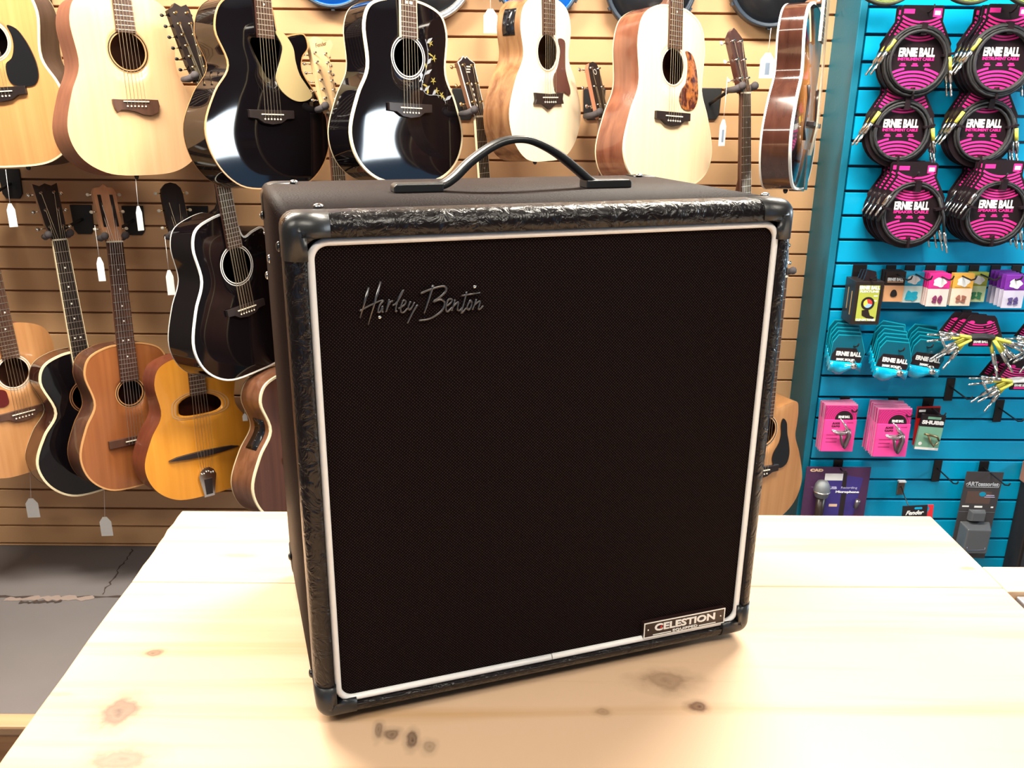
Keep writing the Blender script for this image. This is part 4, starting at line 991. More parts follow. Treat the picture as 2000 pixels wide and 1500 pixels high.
def cable_pack(label, kind, group, loops, thin, sleeve, glare=False, rr=.085):
    t = thing('cable_pack', label, 'cable', (0, 0, 0), None, group)
    P = [(-.060, .148), (.060, .148), (.060, .105)]
    P = [(halfw(z), z) for z in (.105, .075, .045)]
    P = [(.060, .140), (.060, .105), (.094, .047)] + [(.100*math.cos(a), .100*math.sin(a)) for a in [0.40-i*(PI+.80)/24 for i in range(25)]] + [(-.094, .047), (-.060, .105), (-.060, .140), (-.054, .146), (.054, .146)]
    b = MB(); b.use(cardb); b.prism(P[::-1], 0, .0012)
    b.use(magenta)
    arcs(b, 0, -.165, [.082+.0105*i for i in range(7)], .0062, PI*.22, PI*.78, lambda p: math.hypot(*p) < .081 and p[1] < -.016, -.0004)
    arcs(b, 0, .205, [.100+.0095*i for i in range(6)], .0055, PI*1.1, PI*1.9, lambda p: abs(p[0]) < halfw(p[1])-.001 and (math.hypot(*p) > .080), -.0004)
    arcs(b, 0, .165, [.100+.008*i for i in range(4 if thin else 2)], .0048, PI*1.2, PI*1.8, lambda p: math.hypot(*p) < .080 and p[1] > .033, -.0004)
    b.box((-.052, -.0004, .124), (-.022, 0, .136)); b.box((.030, -.0004, .116), (.054, 0, .138))
    for x in (-.044, -.010, .024): b.box((x, -.0004, -.013), (x+.019, 0, -.0095)); b.box((x+.003, -.0004, -.0085), (x+.016, 0, -.005))
    b.use(whitep2); b.box((.034, -.0008, .121), (.050, -.0004, .132)); b.use(bluem); b.prism([(-.016, .122), (.016, .122), (.018, .126), (.010, .130), (-.010, .130), (-.018, .126)], -.0006, 0) if False else None
    cd_ = b.build('card', None, t)
    text('lettering', 'ERNIE BALL', .024, .102, whitep2, cd_, (0, -.0012, .024), bold=.05)
    text('lettering', kind, .0085, .102, magenta, cd_, (0, -.0012, .006), bold=.03)
    b = MB(); rc = .0040
    for k in range(loops):
        R = rr+.0 + (k % 3)*.0062 - (.006 if loops > 3 else 0); yy = -.006-(k//3)*.0068; ox, oz = random.uniform(-.003, .003), random.uniform(-.003, .003)
        b.tube([(ox+R*math.cos(2*PI*i/40), yy+.0012*math.sin(3*i+k), oz+R*1.0*math.sin(2*PI*i/40)) for i in range(40)], rc, 7, closed=True)
    b.build('cable_coil', cablem, t)
    for a in (PI/2-.05, -PI/2, PI*.93, PI*.07):
        b = MB(); b.M = Matrix.Translation((rr*math.cos(a), -.009, rr*math.sin(a))) @ Matrix.Rotation(-a, 4, 'Y'); b.box((-.016, -.009, -.003 if abs(a-PI/2) > .1 else -.008), (.016, .009, .003 if abs(a-PI/2) > .1 else .008)); b.build('cable_tie', cardb, t)
    plug(t, (-.072, -.014, .055), (-.50, 0, -.82), sleeve, 1.15 if sleeve else 1.1); 
    b = MB(); b.tube([(-.060, -.010, .066), (-.072, -.014, .055)] if sleeve else [(-.050, -.010, .066), (-.075, -.014, .03), (-.098, -.014, -.02)], .0042, 7); b.build('cable_end', cablem, t)
    plug(t, (.088, -.014, .012) if sleeve else (.100, -.014, -.050), (.20, 0, -.98) if sleeve else (.3, 0, -.95), sleeve, 1.15 if sleeve else 1.0)
    b = MB(); b.tube([(.078, -.010, .040), (.088, -.014, .012)] if sleeve else [(.070, -.010, .050), (.090, -.014, 0), (.100, -.014, -.050)], .0042, 7); b.build('cable_end', cablem, t)
    return t
ORD = ['front', 'second from the front', 'third from the front', 'fourth from the front', 'fifth from the front', 'sixth from the front']
def stack(proto, pos, n, step, label, hooklabel, dx=0, dz=0, top=.128, first=True, yaw=0.0, sc=1.0, hp=None):
    "n packs on one hook, the front one at pos"
    for i in range(n):
        o = proto if (i == 0 and first) else copy_tree(proto)
        o.scale = (sc, sc, sc); o.location = (pos.x+dx*i, pos.y+step*i, pos.z+dz*i); o.rotation_euler = (0, random.uniform(-.03, .03) if i else 0, yaw+(random.uniform(-.05, .05) if i else 0))
        o['label'] = label % ORD[i]
    if hooklabel: slat_hook(at(hp[0], hp[1], YB) if hp else V((pos.x, 0, pos.z+top+.022)), YB-pos.y+.03, hooklabel, drop=.05)
# row positions: (coil centre px, py, depth of the front pack)
spec = [
 ('INSTRUMENT CABLE', 7, False, True, .085, [((1788, 120), 2.66, 2, .030, 'black instrument cable pack, %s of two on the top left hook', 'hook holding the two cable packs at the top left', (1790, 14)), ((1953, 119), 2.63, 4, .024, 'black instrument cable pack, %s of four on the top right hook', 'hook holding the four cable packs at the top right', (1935, 16))]),
 ('INSTRUMENT CABLE', 5, False, True, .079, [((1757, 258), 2.67, 2, .026, 'yellow sleeved cable pack, %s of two on the middle left hook', 'hook holding the two cable packs in the middle left', (1755, 176)), ((1919, 258), 2.66, 3, .024, 'yellow sleeved cable pack, %s of three on the middle right hook', 'hook holding the three cable packs in the middle right', (1900, 178))]),
 ('SPEAKER CABLE', 2, True, False, .081, [((1778, 418), 2.61, 4, .036, 'short speaker cable pack, %s of four on the lower left hook', 'hook holding the four speaker cable packs', (1748, 325)), ((1943, 415), 2.60, 6, .022, 'thin speaker cable pack, %s of six on the lower right hook', 'hook holding the six speaker cable packs', (1908, 327))])]
for kind, loops, thin, slv, rr, rows in spec:
    for (pxy, Y, n, step, lb, hk, hpx) in rows:
        pr_ = cable_pack('x', kind, 'cable packs on the blue slatwall', loops, thin, slv, rr=rr)
        stack(pr_, at(pxy[0], pxy[1], Y), n, step, lb, hk, sc=1.035, hp=hpx)
# green cable coils at the very top
def green_coil(c, label):
    t = thing('cable_coil', label, 'cable', c, None, 'green cable coils at the top of the blue slatwall')
    b = MB()
    for k in range(8):
        R = .078-.0052*(k % 4); yy = -(k//4)*.009
        b.use(greenc if k % 4 else darkc); b.tube([(R*1.1*math.cos(2*PI*i/36), yy, R*.85*math.sin(2*PI*i/36)+.001*(k % 3)) for i in range(36)], .0044, 7, closed=True)
    b.build('woven_cable', greenc, t)
    b = MB(); b.box((-.012, -.018, .046), (.012, .008, .075)); b.build('cable_tie', cardb, t); return t
green_coil(at(1733, -42, 2.60), 'green woven cable coil at the top edge above the left cable packs')
green_coil(at(1899, -44, 2.58), 'green woven cable coil at the top edge above the right cable packs')
green_coil(at(2022, -40, 2.58), 'green woven cable coil at the top right corner')
slat_hook(at(1733, -70, YB), .16, 'hook holding the left green cable coil'); slat_hook(at(1899, -70, YB), .16, 'hook holding the middle green cable coil')
# tuner box
tY = 2.635
tA, tB, tC = at(1673, 550, tY), at(1728, 551, tY), at(1665, 634, tY)
wd_, ht_ = tB.x-tA.x, tA.z-tC.z
boxm = mat('dark printed box', (0.022, 0.014, 0.012), .35); lime = mat('lime print', (0.42, 0.46, 0.07), .4); redp = mat('red print', (.6, .05, .04), .4); yelp = mat('yellow print', (.75, .62, .1), .4); bluep = mat('pale blue print', (.3, .5, .75), .4); brown_t = mat('tan small print', (.40, .25, .10), .5)
t = thing('tuner_box', 'black and lime boxed clip tuner hanging at the left of the blue slatwall', 'tuner box', (tA.x+wd_/2, tY, tC.z))
MB().box((-wd_/2, 0, 0), (wd_/2, .085, ht_)).build('carton', boxm, t, bevel=.001)
b = MB(); e = .012
b.use(lime); b.box((-wd_/2+e, -.0008, e), (wd_/2-e, 0, ht_-e))
b.use(boxm)
ring = [(math.cos(i*2*PI/24)*.021, math.sin(i*2*PI/24)*.021+ht_*.50) for i in range(24)]; b.prism(ring, -.0016, -.0008)
b.prism([(-.016, ht_*.34), (.004, ht_*.36), (.012, ht_*.22), (.026, ht_*.18), (.024, ht_*.14), (.002, ht_*.16), (-.014, ht_*.22)], -.0016, -.0008)
for i, mt_ in enumerate((redp, yelp, bluep)):
    b.use(mt_); a0 = -.2+i*2.1; b.prism([(0, ht_*.50)]+[(math.cos(a0+j*.35)*.014, math.sin(a0+j*.35)*.014+ht_*.50) for j in range(7)], -.0022, -.0016)
b.use(whitep2); b.box((.016, -.0012, ht_*.66), (.028, -.0008, ht_*.685)); b.box((.017, -.0012, ht_*.55), (.027, -.0008, ht_*.575))
pn = b.build('front_print', None, t)
text('lettering', 'ERNIE BALL', .012, wd_*.72, whitep2, pn, (0, -.0010, ht_*.865), bold=.05); text('lettering', 'FLEXTUNE', .007, wd_*.66, whitep2, pn, (0, -.0010, ht_*.775), bold=.05); text('lettering', 'CLIP-ON TUNER', .007, wd_*.70, whitep2, pn, (0, -.0010, ht_*.115), bold=.05)
b = MB(); b.box((-wd_/2-.0006, .02, ht_*.2), (-wd_/2, .026, ht_*.75)); b.box((-wd_/2-.0006, .05, ht_*.3), (-wd_/2, .055, ht_*.8)); b.build('side_print', brown_t, t)
for i in range(3): MB().prism([(-.018, ht_), (.026, ht_), (.018, ht_+.030-.004*i), (-.010, ht_+.036-.004*i)], .012+.022*i, .018+.022*i).build('hang_tab', cardb, t)
slat_hook(at(1679, 519, YB), .13, 'hook holding the black and lime tuner box', plate=.045)
# pick packs
clearcard = mat('white pick card', (0.82, 0.78, 0.72), .5)
def pick_pack(col, low, pick, name_, lab, pos, wdt, hgt, n, step, label, hooklabel, hp):
    mc = mat(name_+' print', col, .35); ml = mat(name_+' lower card', low, .3); mp_ = mat(name_+' pick', pick, .35)
    t = thing('pick_pack', 'x', 'guitar picks', (0, 0, 0), None, 'guitar pick packs on the blue slatwall')
    b = MB(); b.use(ml); b.box((-wdt/2, 0, -hgt/2), (wdt/2, .004, hgt*.04)); b.use(mc); b.box((-wdt/2, -.0003, hgt*.04), (wdt/2, .004, hgt/2)); cd_ = b.build('card', None, t, bevel=.0008)
    if lab == 'dark':
        text('lettering', 'ERNIE BALL', .010, wdt*.8, whitep2, cd_, (0, -.0006, hgt*.24), bold=.05); MB().box((-wdt*.4, -.0008, hgt*.14), (wdt*.4, -.0003, hgt*.17)).build('print_line', ml, cd_)
    else:
        b = MB(); b.prism([(.30*wdt*math.cos(a)*(1+.15*math.cos(5*a)), hgt*.24+.14*hgt*math.sin(a)*(1+.15*math.sin(4*a))) for a in [i*PI/10 for i in range(20)]][::-1], -.0012, -.0003); b.build('printed_crest', whitep2, cd_)
        MB().box((-wdt*.38, -.0008, hgt*.075), (wdt*.38, -.0003, hgt*.09)).build('print_line', mat(name_+' line', tuple(c*.4 for c in col)), cd_)
    np_ = 1 if lab == 'dark' else 4
    for i in range(np_):
        cx, cz, r_ = (0, -.24*hgt, .011) if np_ == 1 else ((-.008+.016*(i % 2)), -.33*hgt+.010*(i//2), .008)
        if name_ == 'cyan': r_ = .012
        a0 = random.uniform(0, 6); P = catmull([(cx+r_*math.cos(a0), cz+r_*math.sin(a0)), (cx+r_*math.cos(a0+2.1), cz+r_*math.sin(a0+2.1)), (cx+r_*math.cos(a0+4.2), cz+r_*math.sin(a0+4.2))], 6)
        if np_ == 1: P = catmull([(cx-.010, cz+.004), (cx, cz+.009), (cx+.010, cz+.004), (cx+.006, cz-.011), (cx, cz-.014), (cx-.006, cz-.011)], 4); P = [(p[0], 2*cz-p[1]) for p in P]
        b = MB(); b.prism(P, -.0022-.0004*i, -.0006); b.build('guitar_pick', mp_, t)
    stack(t, pos, n, step, label, None, first=True, sc=1.05)
    slat_hook(at(hp, 520, YB), .15, hooklabel, drop=.045)
for a in (((.028, .015, .012), (.72, .36, .18), (.02, .015, .015), 'black and orange', 'dark', (1747, 560), .060, .094, 4, .012, 2.685, 'black and orange pick pack, %s on its hook', 'hook holding the black and orange pick packs', 1740),
          ((.03, .42, .68), (.62, .74, .72), (.02, .42, .62), 'cyan', 'l', (1782, 561), .062, .096, 2, .012, 2.69, 'cyan pick pack, %s on its hook', 'hook holding the cyan pick packs', 1777),
          ((.82, .16, .50), (.84, .66, .62), (.22, .04, .12), 'magenta', 'l', (1833, 567), .064, .100, 5, .013, 2.655, 'magenta pick pack, %s on its hook', 'hook holding the magenta pick packs', 1817),
          ((.86, .45, .08), (.86, .68, .55), (.35, .14, .10), 'orange', 'l', (1879, 566), .062, .100, 2, .013, 2.665, 'orange pick pack, %s on its hook', 'hook holding the orange pick packs', 1859),
          ((.45, .62, .10), (.66, .80, .45), (.05, .25, .12), 'lime', 'l', (1909, 561), .056, .092, 2, .012, 2.69, 'lime green pick pack, %s on its hook', 'hook holding the lime green pick packs', 1902),
          ((.20, .03, .36), (.62, .58, .72), (.10, .07, .22), 'purple', 'l', (1981, 570), .062, .100, 5, .022, 2.62, 'purple pick pack, %s on its hook', 'hook holding the purple pick packs', 1944)):
    pick_pack(a[0], a[1], a[2], a[3], a[4], at(a[5][0], a[5][1], a[10]), a[6], a[7], a[8], a[9], a[11], a[12], a[13])
slat_hook(at(1985, 520, YB), .14, 'hook at the right edge behind the purple pick packs', drop=.045)
# turquoise pouches
cyanf = mat('shiny turquoise foil', (0.0, 0.36, 0.60), .12, spec=.8, coat=.5, bump=(25, .3)); tealc = mat('dark turquoise card', (0.0, 0.10, 0.16), .35); tealedge = mat('turquoise card edge', (.0, .32, .45), .4)
def pouch(label, word):
    t = thing('string_pouch', label, 'accessory pouch', (0, 0, 0), None, 'turquoise pouches on the blue slatwall')
    W_ = .054
    outer = [(-W_, -.012), (-W_, .050), (-W_*.72, .076), (W_*.62, .078), (W_*1.02, .020), (W_*.86, -.018)]
    inner = [(-W_*.94, -.010), (-W_*.92, .010), (-W_*.72, .032), (W_*.45, .034), (W_*.86, .000), (W_*.80, -.016)]
    b = MB(); b.use(tealedge); b.prism(outer[::-1], .0, .002); b.use(tealc)
    b.prism([(p[0]*.97, p[1]*.96) for p in outer][::-1], -.0005, 0); b.use(cardb); b.prism(inner[::-1], -.0012, -.0004)
    cd_ = b.build('card', None, t)
    text('lettering', 'ERNIE BALL', .015, .080, whitep2, cd_, (.003, -.0018, .014), bold=.05); text('lettering', word, .008, .060 if len(word) > 6 else .030, whitep2, cd_, (-.004, -.0018, -.006), bold=.06)
    b = MB(); rows = []
    for i in range(9):
        u_ = i/8; x = -W_+u_*W_*1.9; rows.append([b.vert((x, -.004-.010*math.sin(PI*v_)-.004*math.sin(9*u_+4*v_), -.012-.002*u_-(.034+.010*math.sin(6*u_))*v_)) for v_ in (0, .25, .5, .75, 1)])
    for A, B_ in zip(rows, rows[1:]):
        for j in range(4): b.face((A[j], B_[j], B_[j+1], A[j+1]), True)
    back = [[b.vert((b.v[A[0]].x, .001, b.v[A[0]].z)), b.vert((b.v[A[4]].x, .001, b.v[A[4]].z))] for A in rows]
    for (A, K1), (B_, K2) in zip(zip(rows, back), zip(rows[1:], back[1:])): b.face((K1[0], K2[0], K2[1], K1[1])); b.face((A[4], B_[4], K2[1], K1[1])); b.face((A[0], K1[0], K2[0], B_[0]))
    b.face(rows[0]+back[0][::-1]); b.face(rows[-1]+back[-1][::-1])
    b.build('foil_bag', cyanf, t)
    b = MB(); b.ball((.022, -.016, -.022), .012, .006, .010); b.build('metal_buckle', plugm, t)
    return t
for (px, py, Y, n, lb, wd2, hk, hx, ry_) in ((1654, 699, 2.66, 5, 'turquoise pouch with black label, %s of the left group', '200K SOLID', 'hook holding the left turquoise pouches', 1651, .05),
                                   (1744, 712, 2.61, 6, 'turquoise pouch with black label, %s of the middle group', '200K SOLID', 'hook holding the middle turquoise pouches', 1724, .10),
                                   (1808, 709, 2.65, 5, 'turquoise pouch with black label, %s of the right group', '200K', 'hook holding the right turquoise pouches', 1788, .14)):
    p0 = pouch('x', wd2); c = at(px, py, Y)
    for i in range(n):
        o = p0 if i == 0 else copy_tree(p0)
        o.location = (c.x+.001*i, c.y+.0145*i, c.z+.009*i); o.rotation_euler = (0, ry_+.02*i*(1 if i % 2 else -.3), -.06); o['label'] = lb % ORD[i]
    slat_hook(at(hx, 652, YB), YB-Y+.03, hk, drop=.045)
# patch cable bundles
def patch_bundle(c, label, white=False, n=7, yaw=0):
    t = thing('patch_cable_pack', label, 'patch cables', c, (0, 0, yaw), 'patch cable bundles on the blue slatwall')
    b = MB()
    for k in range(3):
        y = .02*k; dx = -.016*k; b.use(cardb); b.prism([(-.078+dx, 0), (.078+dx, -.004), (.048+dx, .058), (.040+dx, .066), (-.034+dx, .068), (-.042+dx, .060)][::-1], y, y+.0015)
        b.use(magenta); arcs(b, dx, .125, [.088+.0078*i for i in range(6)], .0035, PI*1.15, PI*1.85, lambda p: abs(p[0]-dx) < .042+(.056-p[1])*.6 and p[1] > .003, y-.0004)
        for s_ in (-1, 1): b.prism([(dx+s_*.028+.009*math.cos(i*PI/5), .044+.0055*math.sin(i*PI/5)) for i in range(10)], y-.0006, y)
    cd_ = b.build('card', None, t)
    b = MB(); m_ = whitep2 if white else cablem
    for k in range(3): b.tube([(x, -.010-.004*k, -.006+.012*math.cos(x*22)-k*.003) for x in (-.044, -.030, -.015, 0, .015, .030, .044)], .0062, 8)
    b.build('cable_bundle', m_, t)
    b = MB(); b.box((-.034, -.019, -.030), (.034, -.012, -.006)); lb_ = b.build('label_band', cardb, t)
    text('lettering', 'ERNIE BALL', .008, .046, whitep2, lb_, (0, -.0195, -.014), bold=.04); MB().box((-.024, -.0198, -.026), (.024, -.019, -.020)).build('print_line', magenta, lb_)
    for i in range(n):
        f_ = i/(n-1)
        a = math.radians(168+62*f_); plug(t, (-.040-.004*(i % 2)+.004*f_, -.016+.012*((i*3) % 4)-.012, .002-.010*f_), (math.cos(a), -.25+.15*(i % 3), math.sin(a)), True, 1.25, bent=(1 if i % 4 == 3 else 0), sl=.036)
        a = math.radians(-14-62*f_); plug(t, (.040+.004*(i % 2)-.004*f_, -.016+.012*((i*3) % 4)-.012, 0-.010*f_), (math.cos(a), -.25+.15*(i % 3), math.sin(a)), True, 1.25, bent=(-1 if i % 4 == 3 else 0), sl=.036)
    return t
patch_bundle(at(1911, 656, 2.62), 'patch cable bundle with yellow sleeves and black band below the pick packs')
slat_hook(at(1887, 607, YB), .16, 'hook holding the patch cable bundle with black band')
patch_bundle(at(1990, 741, 2.64), 'patch cable bundle with a white cable, lower right', white=True)
patch_bundle(at(2060, 664, 2.64), 'patch cable bundle cut by the right edge of the frame')
slat_hook(at(1975, 700, YB), .14, 'hook holding the patch cable bundle with white cable'); slat_hook(at(2040, 620, YB), .14, 'hook of the patch cable bundle at the right edge')
# capo packs
pinkm = mat('hot pink card', (0.88, 0.07, 0.36), .4); darkpink = mat('dark pink stripes', (0.45, 0.03, 0.17), .4); capom = mat('gunmetal capo', (0.22, 0.20, 0.22), .3, .8); shinyc = mat('polished capo', (.7, .62, .66), .2, .9)
def capo_pack(label, wdt, hgt):
    t = thing('capo_pack', label, 'capo', (0, 0, 0), None, 'pink capo packs on the blue slatwall')
    b = MB(); b.use(pinkm); b.box((-wdt/2, 0, -hgt/2), (wdt/2, .012, hgt*.20)); b.use(darkpink); b.box((-wdt/2, .004, hgt*.20), (wdt/2, .012, hgt/2))
    b.use(magenta); arcs(b, .010, hgt*.20, [.030+.006*i for i in range(8)], .0022, 0, PI, lambda p: abs(p[0]) < wdt/2-.001 and hgt*.205 < p[1] < hgt*.49, .0035)
    b.use(cardb); b.prism([(.010+.028*math.cos(PI*i/12), hgt*.20+.030*math.sin(PI*i/12)) for i in range(13)][::-1], .0025, .004)
    b.use(darkpink)
    for i in range(3): b.box((-wdt*.40, -.0003, -hgt*(.14+.08*i)), (-wdt*.05, 0, -hgt*(.12+.08*i)))
    b.box((wdt*.20, -.0003, hgt*.13), (wdt*.40, 0, hgt*.15))
    cd_ = b.build('card', None, t)
    text('lettering', 'ERNIE BALL', .008, .036, whitep2, cd_, (.010, .0018, hgt*.265), bold=.05)
    text('lettering', 'AXIS', .007, .024, cardb, cd_, (-.014, -.0006, hgt*.13), bold=.02); text('lettering', 'CAPO', .006, .026, cardb, cd_, (-.014, -.0006, hgt*.065), bold=.02)
    b = MB(); b.use(shinyc); b.tube([(-.002, -.010, hgt*.22), (.010, -.012, hgt*.12), (.024, -.012, 0)], [.0022, .0035, .006], 8); b.tube([(-.026, -.012, -.004), (-.010, -.013, -.008), (.010, -.013, -.010), (.022, -.012, -.004)], [.0018, .0045, .005, .0045], 8)
    b.use(capom); b.tube([(.024, -.012, .002), (.029, -.012, -.020), (.022, -.012, -.048), (.018, -.011, -.062)], [.007, .0055, .005, .0035], 8); b.tube([(.002, -.012, -.012), (.007, -.012, -.035), (.014, -.011, -.058)], .0026, 8)
    b.build('capo', capom, t)
    b = MB(); b.box((-wdt/2-.002, .010, -hgt/2-.004), (wdt/2+.002, .013, hgt/2+.003)); b.build('clear_backing', mat('frosted blister', (.50, .22, .36), .3), t)
    return t
a_, c_ = at(1612, 795, 2.50), at(1676, 885, 2.50)
p0 = capo_pack('x', .100, .152); stack(p0, at(1640, 838, 2.665), 4, .0135, 'pink capo pack, %s of the left stack', 'hook holding the left stack of pink capo packs', dz=.0005, sc=1.06, hp=(1650, 776))
p1 = copy_tree(p0); stack(p1, at(1744, 847, 2.625), 6, .0145, 'pink capo pack, %s of the right stack', 'hook holding the right stack of pink capo packs', dz=.0005, sc=1.08, hp=(1744, 777))
# green and black capo pack in front of a red one
redk = mat('red pack card', (.50, .015, .015), .35); grn = mat('pale green print', (.20, .42, .30), .4)
c = at(1819, 841, 2.675)
t = thing('capo_pack', 'red pack hanging behind the green and black capo pack', 'capo', (c.x-.008, 2.700, c.z+.006), (0, -.03, 0))
b = MB(); b.use(redk); b.box((-.036, 0, -.068), (.042, .006, .070)); b.use(cardb); b.box((-.034, -.0004, .030), (.040, 0, .066)); cd_ = b.build('card', None, t); MB().box((-.030, -.001, .052), (-.008, -.0004, .060)).build('print_line', whitep2, cd_)
t = thing('capo_pack', 'green and black capo pack right of the pink capo packs', 'capo', c, (0, .07, 0))
t.scale = (1.06,)*3
b = MB(); b.use(grn); b.box((-.040, 0, -.066), (.036, .008, .012)); b.use(cardb); b.box((-.040, 0, .012), (.036, .008, .052)); b.use(whitep2); b.box((-.040, -.0004, -.066), (.036, 0, -.058)); b.prism([(-.026+.006*math.cos(i*PI/6), -.046+.006*math.sin(i*PI/6)) for i in range(12)], -.0005, 0)
b.use(grn); b.box((-.020, -.0004, .038), (.022, 0, .046)); cd_ = b.build('card', None, t)
text('lettering', 'SHUBB', .013, .070, whitep2, cd_, (-.001, -.0006, .027), bold=.06)
b = MB(); b.tube([(-.024, -.008, -.010), (-.006, -.010, -.012), (.018, -.010, -.016), (.028, -.009, -.030)], [.003, .004, .004, .003], 8); b.tube([(-.010, -.009, -.014), (0, -.010, -.034), (.014, -.010, -.050), (.024, -.009, -.034)], .003, 8); b.build('capo', mat('brass capo', (.25, .19, .10), .3, .8), t)
slat_hook(at(1813, 778, YB), .12, 'hook holding the green and black capo pack', plate=.036, drop=.06)
# empty hooks
for (px, py, ln, lb) in ((1857, 740, .14, 'empty black hook below the turquoise pouches'), (1953, 782, .14, 'empty black hook below the lower right patch cables'), (1832, 900, .14, 'empty black hook between the microphone and the hanging blister pack')):
    slat_hook(at(px, py, YB), ln, lb, drop=.076, plate=.028)
# microphone blister
purple = mat('purple microphone card', (0.075, 0.025, 0.085), .35); violet = mat('blue violet print', (0.045, 0.03, 0.21), .35); lilac = mat('lilac print', (.50, .48, .72), .5); sand = mat('sand logo', (.80, .55, .38), .5)
mA, mB_, mC = at(1576, 912, 2.71), at(1702, 912, 2.71), at(1576, 1010, 2.71)
mw = mB_.x-mA.x; mh = (mA.z-mC.z)*1.45
t = thing('microphone_pack', 'purple blister pack with a recording microphone behind the table edge', 'microphone', ((mA.x+mB_.x)/2, 2.71, mA.z))
b = MB(); b.use(purple); b.box((-mw/2, 0, -mh), (mw/2, .004, 0)); b.use(violet); b.prism([(-mw*.17, -mh), (mw*.28, -mh), (mw*.40, -.04), (mw*.10, -.03), (-mw*.14, -.03)][::-1], -.0004, 0); b.use(whitep2); b.box((-mw*.20, -.0008, -.050), (mw*.08, 0, -.024))
b.use(cardb); b.prism([(mw*.08, -.075), (mw*.15, -.075), (mw*.14, -.02), (mw*.09, -.02)], -.0010, 0); b.box((mw*.09, -.0010, -mh*.98), (mw*.17, 0, -.100)); b.use(sand); b.box((-mw*.08, -.0008, -.150), (mw*.05, 0, -.140))
cd_ = b.build('card', None, t, bevel=.0015)
text('lettering', 'CAD', .011, .046, sand, cd_, (-mw*.34, -.0006, -.012), bold=.08); text('lettering', 'USB', .010, .026, lilac, cd_, (-mw*.05, -.0012, -.078), bold=.05); text('lettering', 'Recording', .010, .056, lilac, cd_, (mw*.20, -.0012, -.078)); text('lettering', 'Microphone', .011, .082, whitep2, cd_, (mw*.18, -.0012, -.094), bold=.04)
b = MB(); Mx = Matrix.Translation((-mw*.26, -.022, 0)); b.use(mat('grey mesh grille', (.22, .24, .26), .35, .6, bump=(900, .6))); b.lathe([(.006, -.040), (.018, -.045), (.025, -.058), (.027, -.075), (.0275, -.080), (.026, -.084), (.022, -.100), (.017, -.104)], 20, Mx); b.use(boxm); b.lathe([(.016, -.104), (.0145, -.180), (.013, -.20)], 20, Mx); b.build('microphone', boxm, t)
b = MB(); b.lathe([(.0285, -.078), (.0295, -.080), (.0285, -.083)], 20, Mx); b.build('microphone_ring', plugm, t)
MB().tube([(mw*.32, -.01, -.150), (mw*.35, -.012, -.118)], [.007, .009], 10).build('stand_adapter', capom, t)
slat_hook(at(1637, 899, YB), .07, 'hook holding the purple microphone pack', drop=.05)
# black and red hang pack on a small metal hook
c = at(1792, 1003, 2.62); ang = -.06
t = thing('accessory_pack', 'black and red hang card below the small metal hook', 'accessory pack', (c.x, 2.62, c.z), (0, ang, 0))
b = MB(); b.use(cardb); b.prism([(-.052, -.14), (.032, -.14), (.032, .030), (-.052, .030)][::-1], 0, .003); b.use(mat('bright red card', (.75, .03, .04), .4)); b.prism([(.030, -.14), (.052, -.14), (.052, .030), (.032, .030), (.040, .015), (.034, .0)][::-1], -.0004, .003)
b.use(bluem); b.prism([(-.010, .0165), (.012, .0165), (.015, .020), (.012, .024), (-.010, .024), (-.013, .020)], -.0008, 0); cd_ = b.build('card', None, t)
text('lettering', 'Fender', .016, .062, whitep2, cd_, (-.010, -.0008, .004), shear=.4, bold=.03)
t = thing('display_hook', 'small clear topped metal hook above the black and red hang card', 'hook', at(1760, 938, YB)); t.location.y = YB
MB().box((-.012, -.008, -.052), (.012, -.001, .0)).build('hook_plate', mat('brushed hook metal', (.30, .24, .20), .25, .8), t, bevel=.001)
MB().box((-.013, -.014, -.003), (.013, -.001, .002)).build('hook_lip', whitep2, t)
MB().tube([(0, -.008, -.02), (.002, -.04, -.045), (.004, -.130, -.090)], .002, 6).build('hook_rod', hookb, t)
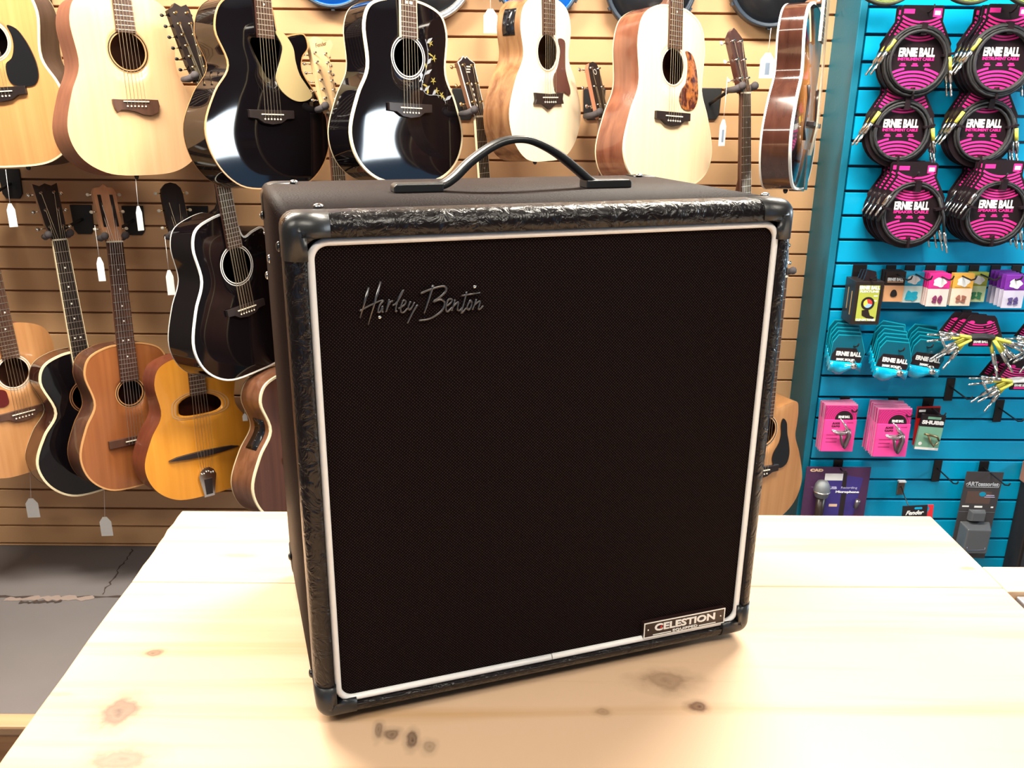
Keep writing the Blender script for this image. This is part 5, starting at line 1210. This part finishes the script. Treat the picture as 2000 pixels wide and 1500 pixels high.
# dark blister with two moulded pieces
c = at(1925, 922, 2.69); cB = at(1884, 1090, 2.69); hh = c.z-cB.z
t = thing('accessory_pack', 'grey blister pack with moulded black accessory at the right', 'accessory pack', c, (0, .02, 0)); t.scale = (1.07, 1, 1)
dgrey = mat('dark blister card', (0.050, 0.045, 0.048), .3); mgrey = mat('moulded grey plastic', (0.085, 0.090, 0.10), .2, spec=.8)
b = MB(); b.use(dgrey); b.box((-.060, 0, -hh*1.0), (.060, .003, 0)); b.use(mat('dim brown print', (.10, .06, .05), .4)); b.box((-.045, -.0004, -hh*.36), (.035, 0, -hh*.22)); b.use(mat('blue dot', (0, .25, .42), .4)); b.prism([(.006+.011*math.cos(i*PI/6), -hh*.25+.009*math.sin(i*PI/6)) for i in range(12)], -.0008, 0)
b.use(lilac); b.box((.018, -.0008, -hh*.265), (.045, 0, -hh*.258)); b.box((.014, -.0008, -hh*.285), (.048, 0, -hh*.278)); b.use(whitep2); b.box((-.052, -.0008, -hh*.40), (-.030, 0, -hh*.385)); b.box((-.012, -.0008, -hh*.405), (.014, 0, -hh*.385)); b.box((.042, -.0008, -hh*.405), (.050, 0, -hh*.390)); b.use(mgrey); b.box((-.060, -.0008, -hh*.46), (.060, 0, -hh*.452))
cd_ = b.build('card', None, t, bevel=.001)
greyl = mat('silver lettering', (.45, .47, .52), .4)
text('lettering', 'ARTcessories', .016, .100, greyl, cd_, (0, -.0008, -hh*.135), bold=.03)
b = MB(); b.tube([(x*.054, -.001, -hh*.135+z*.012) for x, z in ((-.85, .3), (-1, 0), (-.95, -1), (0, -1), (.95, -1), (1, 0), (.85, .3))], .0008, 5); b.build('logo_outline', greyl, cd_)
def taper(b, x0, x1, z0, z1, dpt, k=.12):
    dx, dz = (x1-x0)*k, (z1-z0)*k
    A = [b.vert(p) for p in ((x0, 0, z0), (x1, 0, z0), (x1, 0, z1), (x0, 0, z1))]; B_ = [b.vert(p) for p in ((x0+dx, -dpt, z0+dz), (x1-dx, -dpt, z0+dz), (x1-dx, -dpt, z1-dz), (x0+dx, -dpt, z1-dz))]
    b.face(A[::-1]); b.face(B_)
    for j in range(4): q = (j+1) % 4; b.face((A[j], A[q], B_[q], B_[j]))
b = MB(); taper(b, -.030, .026, -hh*.55, -hh*.42, .022); b.build('blister_bubble', mgrey, t, bevel=.003)
b = MB(); taper(b, -.050, .050, -hh*.92, -hh*.56, .042); bb_ = b.build('blister_bubble', mgrey, t, bevel=.004)
b = MB(); b.tube([(-.030, -.0425, -hh*.80), (-.030, -.0425, -hh*.84), (.028, -.0425, -hh*.83), (.028, -.0425, -hh*.80)], .0012, 5); b.build('moulded_mark', mat('bluish mark', (.10, .13, .20), .3), bb_)
slat_hook(at(1922, 902, YB), .16, 'hook holding the grey blister pack')
